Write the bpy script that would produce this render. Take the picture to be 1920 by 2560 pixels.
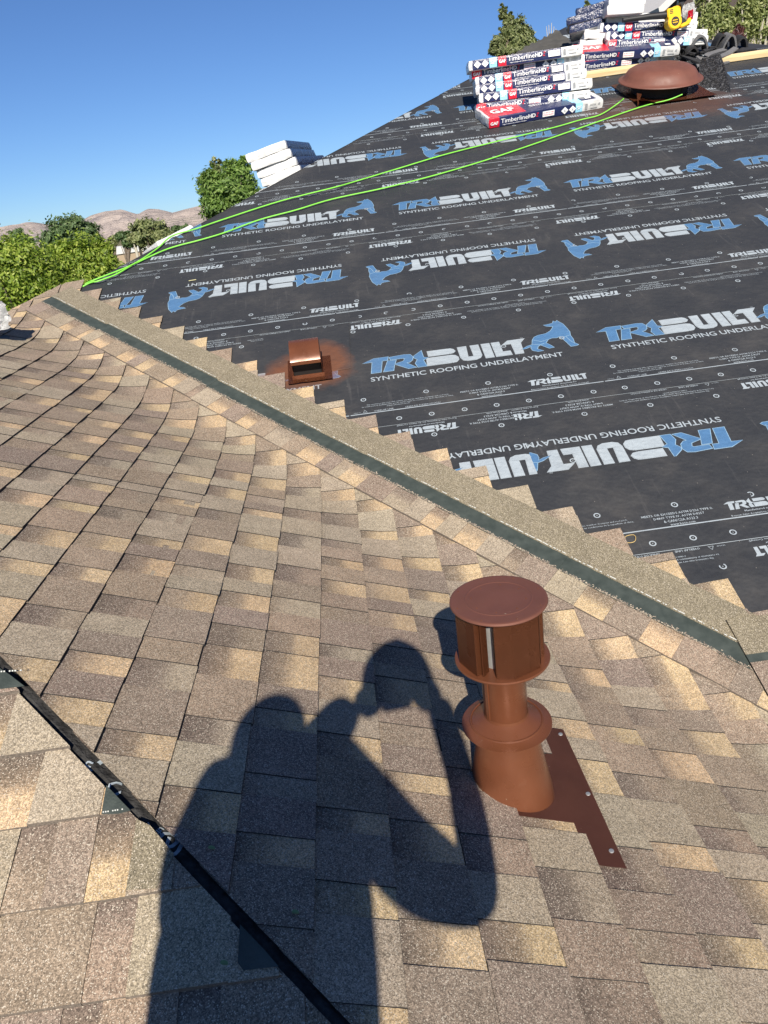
import bpy, bmesh, math, random
from mathutils import Vector, Matrix, noise
from math import sin, cos, pi, radians, sqrt, atan2, exp
random.seed(7)
SC = bpy.context.scene
COL = SC.collection
for o in list(bpy.data.objects): bpy.data.objects.remove(o)

# ------------------------------------------------------------------ camera, sky, sun, exposure
FPX, ROLL, PITCH, YAW = 1843.7, .1289, .3925, .0231        # focal length in pixels of a 1920 x 2560 frame
F0 = Vector((sin(YAW), cos(YAW), 0)); R0 = Vector((cos(YAW), -sin(YAW), 0)); ZU = Vector((0, 0, 1))
CF = F0 * cos(PITCH) - ZU * sin(PITCH)
CD = -ZU * cos(PITCH) - F0 * sin(PITCH)
XI = R0 * cos(ROLL) + CD * sin(ROLL); YI = CD * cos(ROLL) - R0 * sin(ROLL)
cam = bpy.data.objects.new('camera', bpy.data.cameras.new('camera')); COL.objects.link(cam)
cam.matrix_world = Matrix(((XI.x, -YI.x, -CF.x, 0), (XI.y, -YI.y, -CF.y, 0), (XI.z, -YI.z, -CF.z, 0), (0, 0, 0, 1)))
cam.data.sensor_fit = 'VERTICAL'; cam.data.sensor_height = 36; cam.data.lens = FPX / 2560 * 36
cam.data.clip_start = .02; cam.data.clip_end = 30000
SC.camera = cam
SUN = Vector((.0145, .830, -.558)).normalized()             # the way the sunlight travels
SEL = math.asin(-SUN.z)
w = bpy.data.worlds.new('World'); SC.world = w; w.use_nodes = True
nt = w.node_tree; bg = nt.nodes['Background']
sky = nt.nodes.new('ShaderNodeTexSky'); sky.sky_type = 'NISHITA'; sky.sun_disc = False
sky.sun_elevation = SEL; sky.sun_rotation = atan2(-SUN.x, -SUN.y)
sky.air_density = 1.0; sky.dust_density = 0.0; sky.ozone_density = 3.0; sky.altitude = 1400
tint = nt.nodes.new('ShaderNodeMix'); tint.data_type = 'RGBA'; tint.blend_type = 'MULTIPLY'; tint.inputs[0].default_value = 1
tint.inputs[7].default_value = (.70, .93, 1.28, 1)          # the clear high-desert blue of this sky
nt.links.new(sky.outputs[0], tint.inputs[6]); nt.links.new(tint.outputs[2], bg.inputs[0]); bg.inputs[1].default_value = .05
sl = bpy.data.lights.new('sun', 'SUN'); sl.energy = 5.0; sl.angle = radians(.53); sl.color = (1, .92, .80)
so = bpy.data.objects.new('sun', sl); COL.objects.link(so)
so.rotation_euler = SUN.to_track_quat('-Z', 'Y').to_euler()
SC.view_settings.view_transform = 'Standard'; SC.view_settings.look = 'None'
SC.view_settings.exposure = .64; SC.view_settings.gamma = 1
try: SC.view_settings.use_curve_mapping = False
except Exception: pass
SC.render.engine = 'CYCLES'
SC.render.resolution_x = 768; SC.render.resolution_y = 1024

# ------------------------------------------------------------------ roof geometry
PM, Z0, Y0, Y1 = .4042, 1.115, 2.5133, .558                # pitch, eye height, valley line, hip line
CP = 1 / sqrt(1 + PM * PM); SP = PM * CP
XR = -1.82                                                  # ridge of the wing
HIPL = 6.153; HIPR = 11.66                                   # main slope between y = x + HIPL and y = HIPR - x
GZ = -5.2
def ray(px, py):
    u = px - 960; v = py - 1280
    return CF * FPX + XI * u + YI * v
def zB(x): return -Z0 - PM * x
def zA(y): return -Z0 + PM * (y - Y0)
def zC(y): return -Z0 + PM * (y - Y1)
def zD(x): return -Z0 + PM * (x - 2 * XR)
def onB(px, py):
    d = ray(px, py); return d * (-Z0 / (d.z + PM * d.x))
def onA(px, py, h=0):
    d = ray(px, py); return d * ((-Z0 - PM * Y0 + h / CP) / (d.z - PM * d.y))
def onC(px, py):
    d = ray(px, py); return d * ((-Z0 - PM * Y1) / (d.z - PM * d.y))
def at(px, py, Y):
    d = ray(px, py); return d * (Y / d.y)
def zBA(x, y, k=.055):
    a, b = zA(y), zB(x); return .5 * (a + b + sqrt((a - b) ** 2 + k * k))
MA = Matrix(((1, 0, 0, 0), (0, CP, -SP, Y0), (0, SP, CP, -Z0), (0, 0, 0, 1)))    # (u, v, n) on the main slope
def A2W(u, v, n=0): return MA @ Vector((u, v, n))
MB = Matrix(((CP, 0, SP, 0), (0, 1, 0, 0), (-SP, 0, CP, -Z0), (0, 0, 0, 1)))     # on the wing slope

# ------------------------------------------------------------------ helpers
WM = {}
def link(o, parent=None, M=None):
    COL.objects.link(o)
    M = M or Matrix.Identity(4)
    WM[o.name] = M
    if parent:
        o.parent = parent; o.matrix_basis = WM[parent.name].inverted() @ M
    else: o.matrix_basis = M
    return o
def mk(name, bm, mats, parent=None, M=None, smooth=False):
    if isinstance(bm, tuple):
        me = bpy.data.meshes.new(name); me.from_pydata(*bm)
    elif isinstance(bm, bpy.types.Mesh): me = bm
    else:
        me = bpy.data.meshes.new(name); bm.to_mesh(me); bm.free()
    if M is None:
        if len(me.vertices):
            xs = [v.co for v in me.vertices]
            c = Vector([(min(p[i] for p in xs) + max(p[i] for p in xs)) / 2 for i in range(3)])
            c.z = min(p.z for p in xs)
            me.transform(Matrix.Translation(-c)); M = Matrix.Translation(c)
    if not isinstance(mats, (list, tuple)): mats = [mats]
    if not len(me.materials):
        for m in mats: me.materials.append(m)
    if smooth:
        for p in me.polygons: p.use_smooth = True
    if any(q.use_smooth for q in me.polygons):
        try: me.set_sharp_from_angle(angle=radians(38))
        except Exception: pass
    me.update()
    return link(bpy.data.objects.new(name, me), parent, M)
def thing(name, label, cat, M=None, group=None):
    o = bpy.data.objects.new(name, None); o.empty_display_size = .1
    link(o, None, M); tag(o, label, cat, group); return o
def tag(o, label, cat, group=None):
    o['label'] = label; o['category'] = cat
    if group: o['group'] = group
    return o
def T(x, y, z): return Matrix.Translation((x, y, z))
def RZ(a): return Matrix.Rotation(a, 4, 'Z')
def RX(a): return Matrix.Rotation(a, 4, 'X')
def RY(a): return Matrix.Rotation(a, 4, 'Y')
def box(bm, x0, x1, y0, y1, z0, z1, mi=0, M=None, bev=0):
    v = [bm.verts.new(Vector(p) if M is None else M @ Vector(p)) for p in
         ((x0, y0, z0), (x1, y0, z0), (x1, y1, z0), (x0, y1, z0), (x0, y0, z1), (x1, y0, z1), (x1, y1, z1), (x0, y1, z1))]
    fs = []
    for q in ((0, 3, 2, 1), (4, 5, 6, 7), (0, 1, 5, 4), (1, 2, 6, 5), (2, 3, 7, 6), (3, 0, 4, 7)):
        f = bm.faces.new([v[i] for i in q]); f.material_index = mi; fs.append(f)
    if bev:
        es = list({e for f in fs for e in f.edges})
        bmesh.ops.bevel(bm, geom=es, offset=bev, segments=2, affect='EDGES')
    return v
def lathe(bm, prof, seg=48, M=None, mi=0, a0=0, a1=2 * pi):
    full = abs(a1 - a0 - 2 * pi) < 1e-6; n = seg if full else seg + 1
    rings = []
    for r, z in prof:
        ring = []
        for i in range(n):
            a = a0 + (a1 - a0) * i / seg; p = Vector((r * cos(a), r * sin(a), z))
            ring.append(bm.verts.new(M @ p if M else p))
        rings.append(ring)
    for k in range(len(prof) - 1):
        for i in range(seg):
            j = (i + 1) % n
            f = bm.faces.new((rings[k][i], rings[k][j], rings[k + 1][j], rings[k + 1][i])); f.material_index = mi; f.smooth = True
    return rings
def tube(bm, pts, r, seg=10, mi=0, caps=True):
    pts = [Vector(p) for p in pts]; rings = []; up = Vector((0, 0, 1)); N = None
    for i, p in enumerate(pts):
        t = (pts[min(i + 1, len(pts) - 1)] - pts[max(i - 1, 0)]).normalized()
        if N is None: N = t.orthogonal().normalized()
        N = (N - t * N.dot(t)).normalized(); Bn = t.cross(N)
        rr = r[i] if isinstance(r, (list, tuple)) else r
        rings.append([bm.verts.new(p + (N * cos(2 * pi * k / seg) + Bn * sin(2 * pi * k / seg)) * rr) for k in range(seg)])
    for i in range(len(pts) - 1):
        for k in range(seg):
            j = (k + 1) % seg
            f = bm.faces.new((rings[i][k], rings[i][j], rings[i + 1][j], rings[i + 1][k])); f.smooth = True; f.material_index = mi
    if caps:
        for rg, fl in ((rings[0], 1), (rings[-1], 0)):
            f = bm.faces.new(rg[::-1] if fl else rg); f.material_index = mi
def strap(bm, pts, wid, th, nrm=None, mi=0):
    """flat band following pts"""
    pts = [Vector(p) for p in pts]; rows = []
    for i, p in enumerate(pts):
        t = (pts[min(i + 1, len(pts) - 1)] - pts[max(i - 1, 0)]).normalized()
        n = Vector(nrm) if nrm else Vector((0, 0, 1)); s = t.cross(n)
        s = s.normalized() if s.length > 1e-4 else t.orthogonal().normalized(); n = s.cross(t).normalized()
        rows.append([bm.verts.new(p + s * a * wid / 2 + n * b * th / 2) for a, b in ((-1, -1), (1, -1), (1, 1), (-1, 1))])
    for i in range(len(rows) - 1):
        for k in range(4):
            j = (k + 1) % 4
            f = bm.faces.new((rows[i][k], rows[i][j], rows[i + 1][j], rows[i + 1][k])); f.material_index = mi; f.smooth = True
    bm.faces.new(rows[0][::-1]).material_index = mi; bm.faces.new(rows[-1]).material_index = mi
def spline(pts, n=8):
    pts = [Vector(p) for p in pts]; out = []
    P = [pts[0] * 2 - pts[1]] + pts + [pts[-1] * 2 - pts[-2]]
    for i in range(1, len(P) - 2):
        a, b, c, d = P[i - 1:i + 3]
        for k in range(n):
            t = k / n
            out.append(.5 * ((2 * b) + (c - a) * t + (2 * a - 5 * b + 4 * c - d) * t * t + (3 * b - a - 3 * c + d) * t ** 3))
    out.append(pts[-1]); return out
def clip(bm, co, no):
    """cut away everything on the side the normal points to"""
    bmesh.ops.bisect_plane(bm, geom=bm.verts[:] + bm.edges[:] + bm.faces[:], plane_co=co, plane_no=no, clear_outer=True)

# ------------------------------------------------------------------ materials
class NT:
    def __init__(s, name):
        s.m = bpy.data.materials.new(name); s.m.use_nodes = True; s.t = s.m.node_tree
        s.b = s.t.nodes['Principled BSDF']
    def n(s, ty, ins=None, **kw):
        x = s.t.nodes.new(ty)
        for k, v in kw.items(): setattr(x, k, v)
        for k, v in (ins or {}).items():
            if hasattr(v, 'links') or isinstance(v, bpy.types.NodeSocket): s.t.links.new(v, x.inputs[k])
            else: x.inputs[k].default_value = v
        return x
    def pos(s): return s.n('ShaderNodeNewGeometry').outputs['Position']
    def obj(s): return s.n('ShaderNodeTexCoord').outputs['Object']
    def noise(s, sc, det=3, vec=None, rough=.55, out='Fac'):
        return s.n('ShaderNodeTexNoise', {'Scale': sc, 'Detail': det, 'Roughness': rough, 'Vector': vec or s.pos()}).outputs[out]
    def vor(s, sc, vec=None, out='Color', feature='F1'):
        return s.n('ShaderNodeTexVoronoi', {'Scale': sc, 'Vector': vec or s.pos()}, feature=feature).outputs[out]
    def rng(s, v, a, b, c, d): return s.n('ShaderNodeMapRange', {0: v, 1: a, 2: b, 3: c, 4: d}).outputs[0]
    def math(s, op, a, b=0, c=0): return s.n('ShaderNodeMath', {0: a, 1: b, 2: c}, operation=op).outputs[0]
    def mix(s, f, a, b, bt='MIX'):
        x = s.t.nodes.new('ShaderNodeMix'); x.data_type = 'RGBA'; x.blend_type = bt
        for i, v in ((0, f), (6, a), (7, b)):
            if isinstance(v, bpy.types.NodeSocket): s.t.links.new(v, x.inputs[i])
            elif i == 0: x.inputs[i].default_value = v
            else: x.inputs[i].default_value = (*v[:3], 1)
        return x.outputs[2]
    def bump(s, h, st, dist, nrm=None):
        d = {'Height': h, 'Strength': st, 'Distance': dist}
        if nrm is not None: d['Normal'] = nrm
        return s.n('ShaderNodeBump', d).outputs[0]
    def set(s, **k):
        for a, v in k.items():
            i = s.b.inputs[{'col': 'Base Color', 'rough': 'Roughness', 'metal': 'Metallic', 'nrm': 'Normal', 'spec': 'Specular IOR Level',
                            'coat': 'Coat Weight', 'sub': 'Subsurface Weight', 'emit': 'Emission Color', 'es': 'Emission Strength', 'cr': 'Coat Roughness'}[a]]
            if isinstance(v, bpy.types.NodeSocket): s.t.links.new(v, i)
            elif a in ('col', 'emit'): i.default_value = (*v, 1)
            else: i.default_value = v
        return s.m
def simple(name, col, rough=.6, metal=0, var=.15, sc=20, bump=0, bs=60, spec=.5, coat=0):
    t = NT(name); o = t.obj()
    f = t.rng(t.noise(sc, 4, o), .25, .75, 1 - var, 1 + var)
    c = t.mix(1, col, f, 'MULTIPLY')
    t.set(col=c, rough=rough, metal=metal, spec=spec, coat=coat)
    if bump: t.set(nrm=t.bump(t.noise(bs, 4, o), 1, bump))
    return t.m

def granule(name, attr=True, col=(.2, .17, .13), amp=1.0):
    t = NT(name); p = t.pos()
    if attr: base = t.n('ShaderNodeAttribute', attribute_name='Col').outputs['Color']
    else: base = col
    r1 = t.n('ShaderNodeSeparateColor', {0: t.vor(640, p)}).outputs
    r2 = t.n('ShaderNodeSeparateColor', {0: t.vor(330, p)}).outputs
    cells = t.math('ADD', t.math('MULTIPLY', r1[0], .6), t.math('MULTIPLY', r2[1], .4))
    f1 = t.rng(t.math('POWER', cells, 1.5), 0, .8, 1 - .5 * amp, 1 + .8 * amp)
    f2 = t.rng(t.noise(14, 3, p), .3, .7, .9, 1.1)
    f3 = t.rng(t.noise(2.2, 2, p), .3, .7, .93, 1.07)
    c = t.mix(1, base, f1, 'MULTIPLY'); c = t.mix(1, c, f2, 'MULTIPLY'); c = t.mix(1, c, f3, 'MULTIPLY')
    # a share of cream coloured granules
    c = t.mix(t.math('GREATER_THAN', r1[2], .93), c, (.52, .46, .37))
    n = t.bump(r1[1], .55, .0016); n = t.bump(t.noise(900, 1, p), .5, .0008, n)
    return t.set(col=c, rough=.92, nrm=n, spec=.25)
M_SH = granule('shingle_granules')
M_HL = granule('headlap_granules', False, (.180, .155, .108), 1.0)
t = NT('asphalt_adhesive'); p = t.pos()
c = t.mix(t.rng(t.noise(30, 4, p), .3, .7, 0, 1), (.028, .038, .033), (.055, .068, .06))
M_TAR = t.set(col=c, rough=.62, nrm=t.bump(t.noise(260, 3, p), .6, .002))
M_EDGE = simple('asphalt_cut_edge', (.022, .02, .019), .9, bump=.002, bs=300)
M_EDGE2 = simple('sunlit_cut_edge', (.13, .108, .088), .9, var=.5, sc=300, bump=.002, bs=300)  # paler copy of the cut edge: sunlight on the butts put into the colour
M_DASH = simple('sealant_dashes', (.55, .56, .52), .5, var=.3, sc=200)

BR1 = (.165, .045, .022)
def overspray(t, p, base):
    def blob(cx, cy, cz, rx, ry):
        d = t.n('ShaderNodeVectorMath', {0: p, 1: (cx, cy, cz)}, operation='SUBTRACT').outputs[0]
        d = t.n('ShaderNodeVectorMath', {0: d, 1: (1 / rx, 1 / ry, 1 / ry * .6)}, operation='MULTIPLY').outputs[0]
        l = t.n('ShaderNodeVectorMath', {0: d}, operation='LENGTH').outputs['Value']
        l = t.math('ADD', l, t.rng(t.noise(9, 3, p), .2, .8, -.22, .22))
        return t.rng(l, .55, 1.05, 1, 0)
    a = onA(770, 930); b = onA(665, 960); d_ = onA(830, 900); e = onA(1650, 268)
    f = t.math('MAXIMUM', blob(a.x, a.y, a.z, .24, .16), t.math('MULTIPLY', blob(b.x, b.y, b.z, .22, .10), .9))
    f = t.math('MAXIMUM', f, t.math('MULTIPLY', blob(d_.x - .03, d_.y, d_.z, .14, .17), .9))
    f = t.math('MAXIMUM', f, t.math('MULTIPLY', blob(e.x, e.y, e.z, .75, .35), .45))
    f = t.math('MULTIPLY', f, t.rng(t.noise(700, 1, p), .3, .6, .5, 1))
    return t.mix(t.math('MULTIPLY', f, .85), base, (.17, .062, .026))
def underlay(name, col, rough=.62, amt=.25):
    t = NT(name); p = t.pos()
    c = t.mix(1, col, t.rng(t.noise(300, 2, p), .3, .7, 1 - amt * .6, 1 + amt * .6), 'MULTIPLY')
    dust = t.math('POWER', t.rng(t.noise(3.2, 6, p, .7), .42, .8, 0, 1), 1.5)
    c = t.mix(t.math('MULTIPLY', dust, .22), c, (.2, .18, .155))
    sc = t.n('ShaderNodeMapping', {0: p, 3: (40, 3, 3)}).outputs[0]
    c = t.mix(t.math('MULTIPLY', t.rng(t.noise(1, 4, sc), .62, .8, 0, 1), .16), c, (.22, .21, .2))
    spk = t.vor(26, p, 'Distance')
    c = t.mix(t.math('MULTIPLY', t.math('LESS_THAN', spk, .045), .5), c, (.34, .31, .27))
    c = overspray(t, p, c)
    wv = t.n('ShaderNodeTexWave', {'Scale': 160, 'Distortion': .5, 'Vector': p}).outputs['Fac']
    n = t.bump(wv, .12, .001); n = t.bump(t.noise(4, 4, p, .6), .8, .035, n); n = t.bump(t.noise(38, 3, p), .35, .004, n)
    return t.set(col=c, rough=rough, nrm=n, spec=.35)
M_UL = underlay('black_underlayment', (.029, .031, .035))
M_PG = underlay('pale_print', (.31, .355, .39), .6)
M_PB = underlay('blue_print', (.062, .15, .29), .6)
M_PO = underlay('outline_print', (.22, .35, .47), .6)
M_HS = simple('dusty_torn_underlayment', (.042, .041, .040), .9, var=.6, sc=55, bump=.005, bs=120, spec=.15)
M_DECK = simple('roof_deck', (.03, .03, .032), .8)
t = NT('torn_mesh'); p = t.obj()
M_MESH = t.set(col=t.mix(t.rng(t.noise(60, 3, p), .5, .62, 0, 1), (.008, .008, .009), (.075, .075, .08)), rough=.5, nrm=t.bump(t.noise(90, 3, p), 1, .02))

def paint(name, col, rough=.38, mt=.22):
    t = NT(name); p = t.obj()
    c = t.mix(1, col, t.rng(t.noise(9, 4, p), .3, .7, .86, 1.1), 'MULTIPLY')
    c = t.mix(t.math('MULTIPLY', t.rng(t.noise(22, 5, p, .7), .6, .75, 0, 1), .25), c, (.23, .12, .075))
    c = t.mix(t.math('GREATER_THAN', t.noise(120, 2, p), .765), c, (.45, .36, .26))
    r = t.rng(t.noise(16, 3, p), .3, .7, rough - .05, rough + .12)
    n = t.bump(t.noise(350, 2, p), .35, .0006); n = t.bump(t.noise(14, 2, p), .25, .003, n)
    return t.set(col=c, rough=r, nrm=n, metal=mt, spec=.55)
M_BR = paint('brown_spray_paint', (.150, .053, .025), .27)
M_BR2 = paint('brown_flashing_paint', (.165, .064, .043), .5)
M_BR3 = paint('brown_vent_dome_paint', (.145, .054, .036), .55, .0)
M_DKIN = simple('dark_interior', (.012, .009, .008), .7)
M_GALV = simple('galvanised_steel', (.45, .45, .44), .4, .6, sc=60)

def plastic(name, col, rough=.3, wr=1.0, sc=30):
    t = NT(name); p = t.obj()
    c = t.mix(1, col, t.rng(t.noise(12, 4, p), .3, .7, .82, 1.12), 'MULTIPLY')
    n = t.bump(t.noise(sc, 5, p, .6), wr, .012); n = t.bump(t.noise(sc * 3.5, 3, p), .5 * wr, .004, n)
    return t.set(col=c, rough=rough, nrm=n, spec=.5)
M_WH = plastic('white_wrapper', (.62, .625, .62), .38, .5)
M_SIL = plastic('crumpled_clear_white_wrapper', (.56, .58, .60), .22, 1.0, 26)
M_NAVY = plastic('navy_wrapper', (.014, .022, .085), .3, .5)
M_RED = plastic('red_wrapper', (.55, .012, .035), .3, .5)
M_LB = plastic('light_blue_wrapper', (.30, .62, .80), .35, .4)
M_DKW = plastic('crumpled_navy_wrapper', (.022, .03, .075), .18, 1.0, 22)
M_INK = simple('black_ink', (.02, .02, .025), .5)
M_PW = simple('white_ink', (.78, .79, .8), .45)
M_PR = simple('red_ink', (.6, .02, .04), .45)
M_PGY = simple('grey_ink', (.32, .33, .34), .5)
M_WOOD = None
t = NT('pine_board'); p = t.obj()
mp = t.n('ShaderNodeMapping', {0: p, 3: (1.5, 30, 30)}).outputs[0]
M_WOOD = t.set(col=t.mix(t.rng(t.noise(2, 5, mp), .3, .7, 0, 1), (.60, .44, .22), (.76, .61, .36)), rough=.7, nrm=t.bump(t.noise(4, 3, mp), .3, .002))
M_HOSE = simple('neon_green_rubber', (.20, .62, .06), .5, var=.15)
M_YEL = simple('yellow_plastic', (.80, .47, .008), .4, var=.06, bump=.0005)
M_BLK = simple('black_plastic', (.016, .016, .017), .45, var=.2)
M_FAB = simple('black_webbing', (.02, .02, .022), .8, var=.3, sc=80, bump=.003, bs=120)
M_FABG = simple('grey_padded_webbing', (.12, .12, .125), .8, var=.3, sc=80, bump=.003, bs=120)

# ================================================================== SETTING
def grass_mat():
    t = NT('dry_field'); p = t.pos()
    c = t.mix(t.rng(t.noise(.02, 6, p), .4, .6, 0, 1), (.075, .095, .03), (.26, .22, .14))
    c = t.mix(t.rng(t.noise(.6, 5, p), .35, .65, 0, .5), c, (.05, .07, .025))
    return t.set(col=c, rough=.95, spec=.1)
bm = bmesh.new()
rs = [0, 12, 40, 120, 400, 1500, 6000, 14000]; sg = 64; rings = []
for r in rs: rings.append([bm.verts.new((r * cos(2 * pi * i / sg), r * sin(2 * pi * i / sg), GZ)) for i in range(sg)] if r else [bm.verts.new((0, 0, GZ))])
for k in range(len(rs) - 1):
    for i in range(sg):
        j = (i + 1) % sg
        if k == 0: bm.faces.new((rings[0][0], rings[1][i], rings[1][j]))
        else: bm.faces.new((rings[k][i], rings[k][j], rings[k + 1][j], rings[k + 1][i]))
g = mk('ground', bm, grass_mat()); g['kind'] = 'structure'

# mountains: ridge heights read off as elevation angles, built as a real eroded range a few kilometres away
def mountains():
    t = NT('desert_rock'); p = t.pos()
    mp = t.n('ShaderNodeMapping', {0: p, 3: (.001, .001, .012)}).outputs[0]
    band = t.rng(t.noise(1.1, 5, mp), .4, .62, 0, 1)
    c = t.mix(band, (.40, .34, .31), (.26, .232, .232))
    c = t.mix(t.rng(t.noise(.004, 6, p), .45, .62, 0, .7), c, (.47, .40, .355))
    # bluish grey of scrub and distance on the upper slopes
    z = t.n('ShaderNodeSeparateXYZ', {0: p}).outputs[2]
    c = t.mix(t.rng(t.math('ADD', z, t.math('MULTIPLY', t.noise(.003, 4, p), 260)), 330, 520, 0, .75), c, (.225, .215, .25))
    n = t.bump(t.noise(.012, 8, p, .65), 1, 45)
    m = t.set(col=c, rough=1, nrm=n, spec=0)
    # crest control: (pixel x, pixel y)
    cr = [(-700, 610), (-400, 592), (-200, 585), (0, 566), (62, 555), (100, 556), (140, 562), (200, 552), (225, 538), (262, 527), (300, 523), (345, 533), (368, 522), (395, 521), (430, 530), (470, 520),
          (520, 508), (600, 512), (700, 500), (800, 480), (900, 470), (1100, 455), (1400, 430), (1900, 380), (2500, 300)]
    D = 5200; pts = []
    for (a, b) in cr:
        q = at(a, b, D); pts.append(q)
    bm = bmesh.new(); nx = 520; ny = 60; grid = []
    x0, x1 = pts[0].x, pts[-1].x
    def crest(x):
        for i in range(len(pts) - 1):
            if pts[i].x <= x <= pts[i + 1].x:
                f = (x - pts[i].x) / (pts[i + 1].x - pts[i].x); return pts[i].z * (1 - f) + pts[i + 1].z * f
        return pts[-1].z
    for i in range(nx + 1):
        x = x0 + (x1 - x0) * i / nx; hc = crest(x); row = []
        for j in range(ny + 1):
            f = j / ny; y = 3400 + 3600 * f
            g_ = (y - 3400) / (D - 3400)
            prof = min(g_, 1) ** 1.15 if g_ < 1 else max(0, 1 - (y - D) / 1800 * .7)
            rdg = abs(noise.noise(Vector((x * .0022, y * .0006, 1)))) + .5 * abs(noise.noise(Vector((x * .006, y * .0018, 5)))) + .25 * abs(noise.noise(Vector((x * .015, y * .005, 9))))
            env = (sin(min(max(g_, 0), 1) * pi)) if g_ < 1 else .0
            z = GZ - 3 + (hc - GZ) * prof - rdg * 260 * env * (.4 + hc / 900) + 7 * noise.noise(Vector((x * .012, y * .01, 2))) * min(g_ * 3, 1)
            row.append(bm.verts.new((x * y / D, y, z * (y / D if g_ >= 1 else 1))))
        grid.append(row)
    for i in range(nx):
        for j in range(ny):
            f = bm.faces.new((grid[i][j], grid[i + 1][j], grid[i + 1][j + 1], grid[i][j + 1])); f.smooth = False
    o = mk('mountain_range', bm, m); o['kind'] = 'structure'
mountains()

# ================================================================== HOUSE
house = thing('house', 'brown shingled hip roof in the foreground with its main slope still bare black underlayment', 'house', T(0, 3, GZ))
EV = 3.2                                    # how far down the wing slope the eaves lie
ze = zB(EV)
def slab(name, pts, mat, th=.12, parent=house):
    bm = bmesh.new(); a = [bm.verts.new(p) for p in pts]; b = [bm.verts.new(Vector(p) - Vector((0, 0, th))) for p in pts]
    bm.faces.new(a); bm.faces.new(b[::-1])
    for i in range(len(a)):
        j = (i + 1) % len(a); bm.faces.new((a[i], b[i], b[j], a[j]))
    bmesh.ops.recalc_face_normals(bm, faces=bm.faces[:])
    return mk(name, bm, mat, parent)
AX = (HIPR - HIPL) / 2; AY = AX + HIPL      # apex of the main slope
PX_, PY_ = XR, Y0 - XR
ye = Y0 - EV
dz = -.012
def V3(x, y, f): return (x, y, f + dz)
slab('main_slope', [V3(PX_, PY_, zA(PY_)), V3(EV, ye, zA(ye)), V3(HIPR - ye, ye, zA(ye)), V3(AX, AY, zA(AY))], M_DECK)
s_wing = slab('wing_slope', [V3(PX_, PY_, zB(PX_)), V3(PX_, Y1 - PX_, zB(PX_)), V3(EV, Y1 - EV, zB(EV)), V3(EV, ye, zB(EV))], M_DECK)
s_hip = slab('hip_end_slope', [V3(XR, Y1 - XR, zC(Y1 - XR)), V3(2 * XR - EV, Y1 - EV, zC(Y1 - EV)), V3(EV, Y1 - EV, zC(Y1 - EV))], M_DECK)
s_far = slab('far_slope', [V3(XR, Y1 - XR, zD(XR)), V3(PX_, PY_, zD(XR)), V3(AX, AY, zA(AY)), V3(AX, AY + 7, zA(AY)), V3(2 * XR - EV, AY + 7, zD(2 * XR - EV)), V3(2 * XR - EV, Y1 - EV, zD(2 * XR - EV))], M_DECK)
slab('right_slope', [V3(AX, AY, zA(AY)), V3(HIPR - ye, ye, zA(ye)), V3(HIPR - ye, AY + 7, zA(ye)), V3(AX, AY + 7, zA(AY))], M_DECK)
stucco = simple('stucco_wall', (.42, .36, .28), .9, bump=.004)
bm = bmesh.new()
box(bm, 2 * XR - EV + .5, EV - .5, Y1 - EV + .5, 8, GZ, ze - .02); mk('wall', bm, stucco, house)
bm = bmesh.new(); box(bm, 2 * XR - EV + .5, HIPR - ye - .5, ye + .5, AY + 6.5, GZ, ze - .05); mk('wall', bm, stucco, house)

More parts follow.
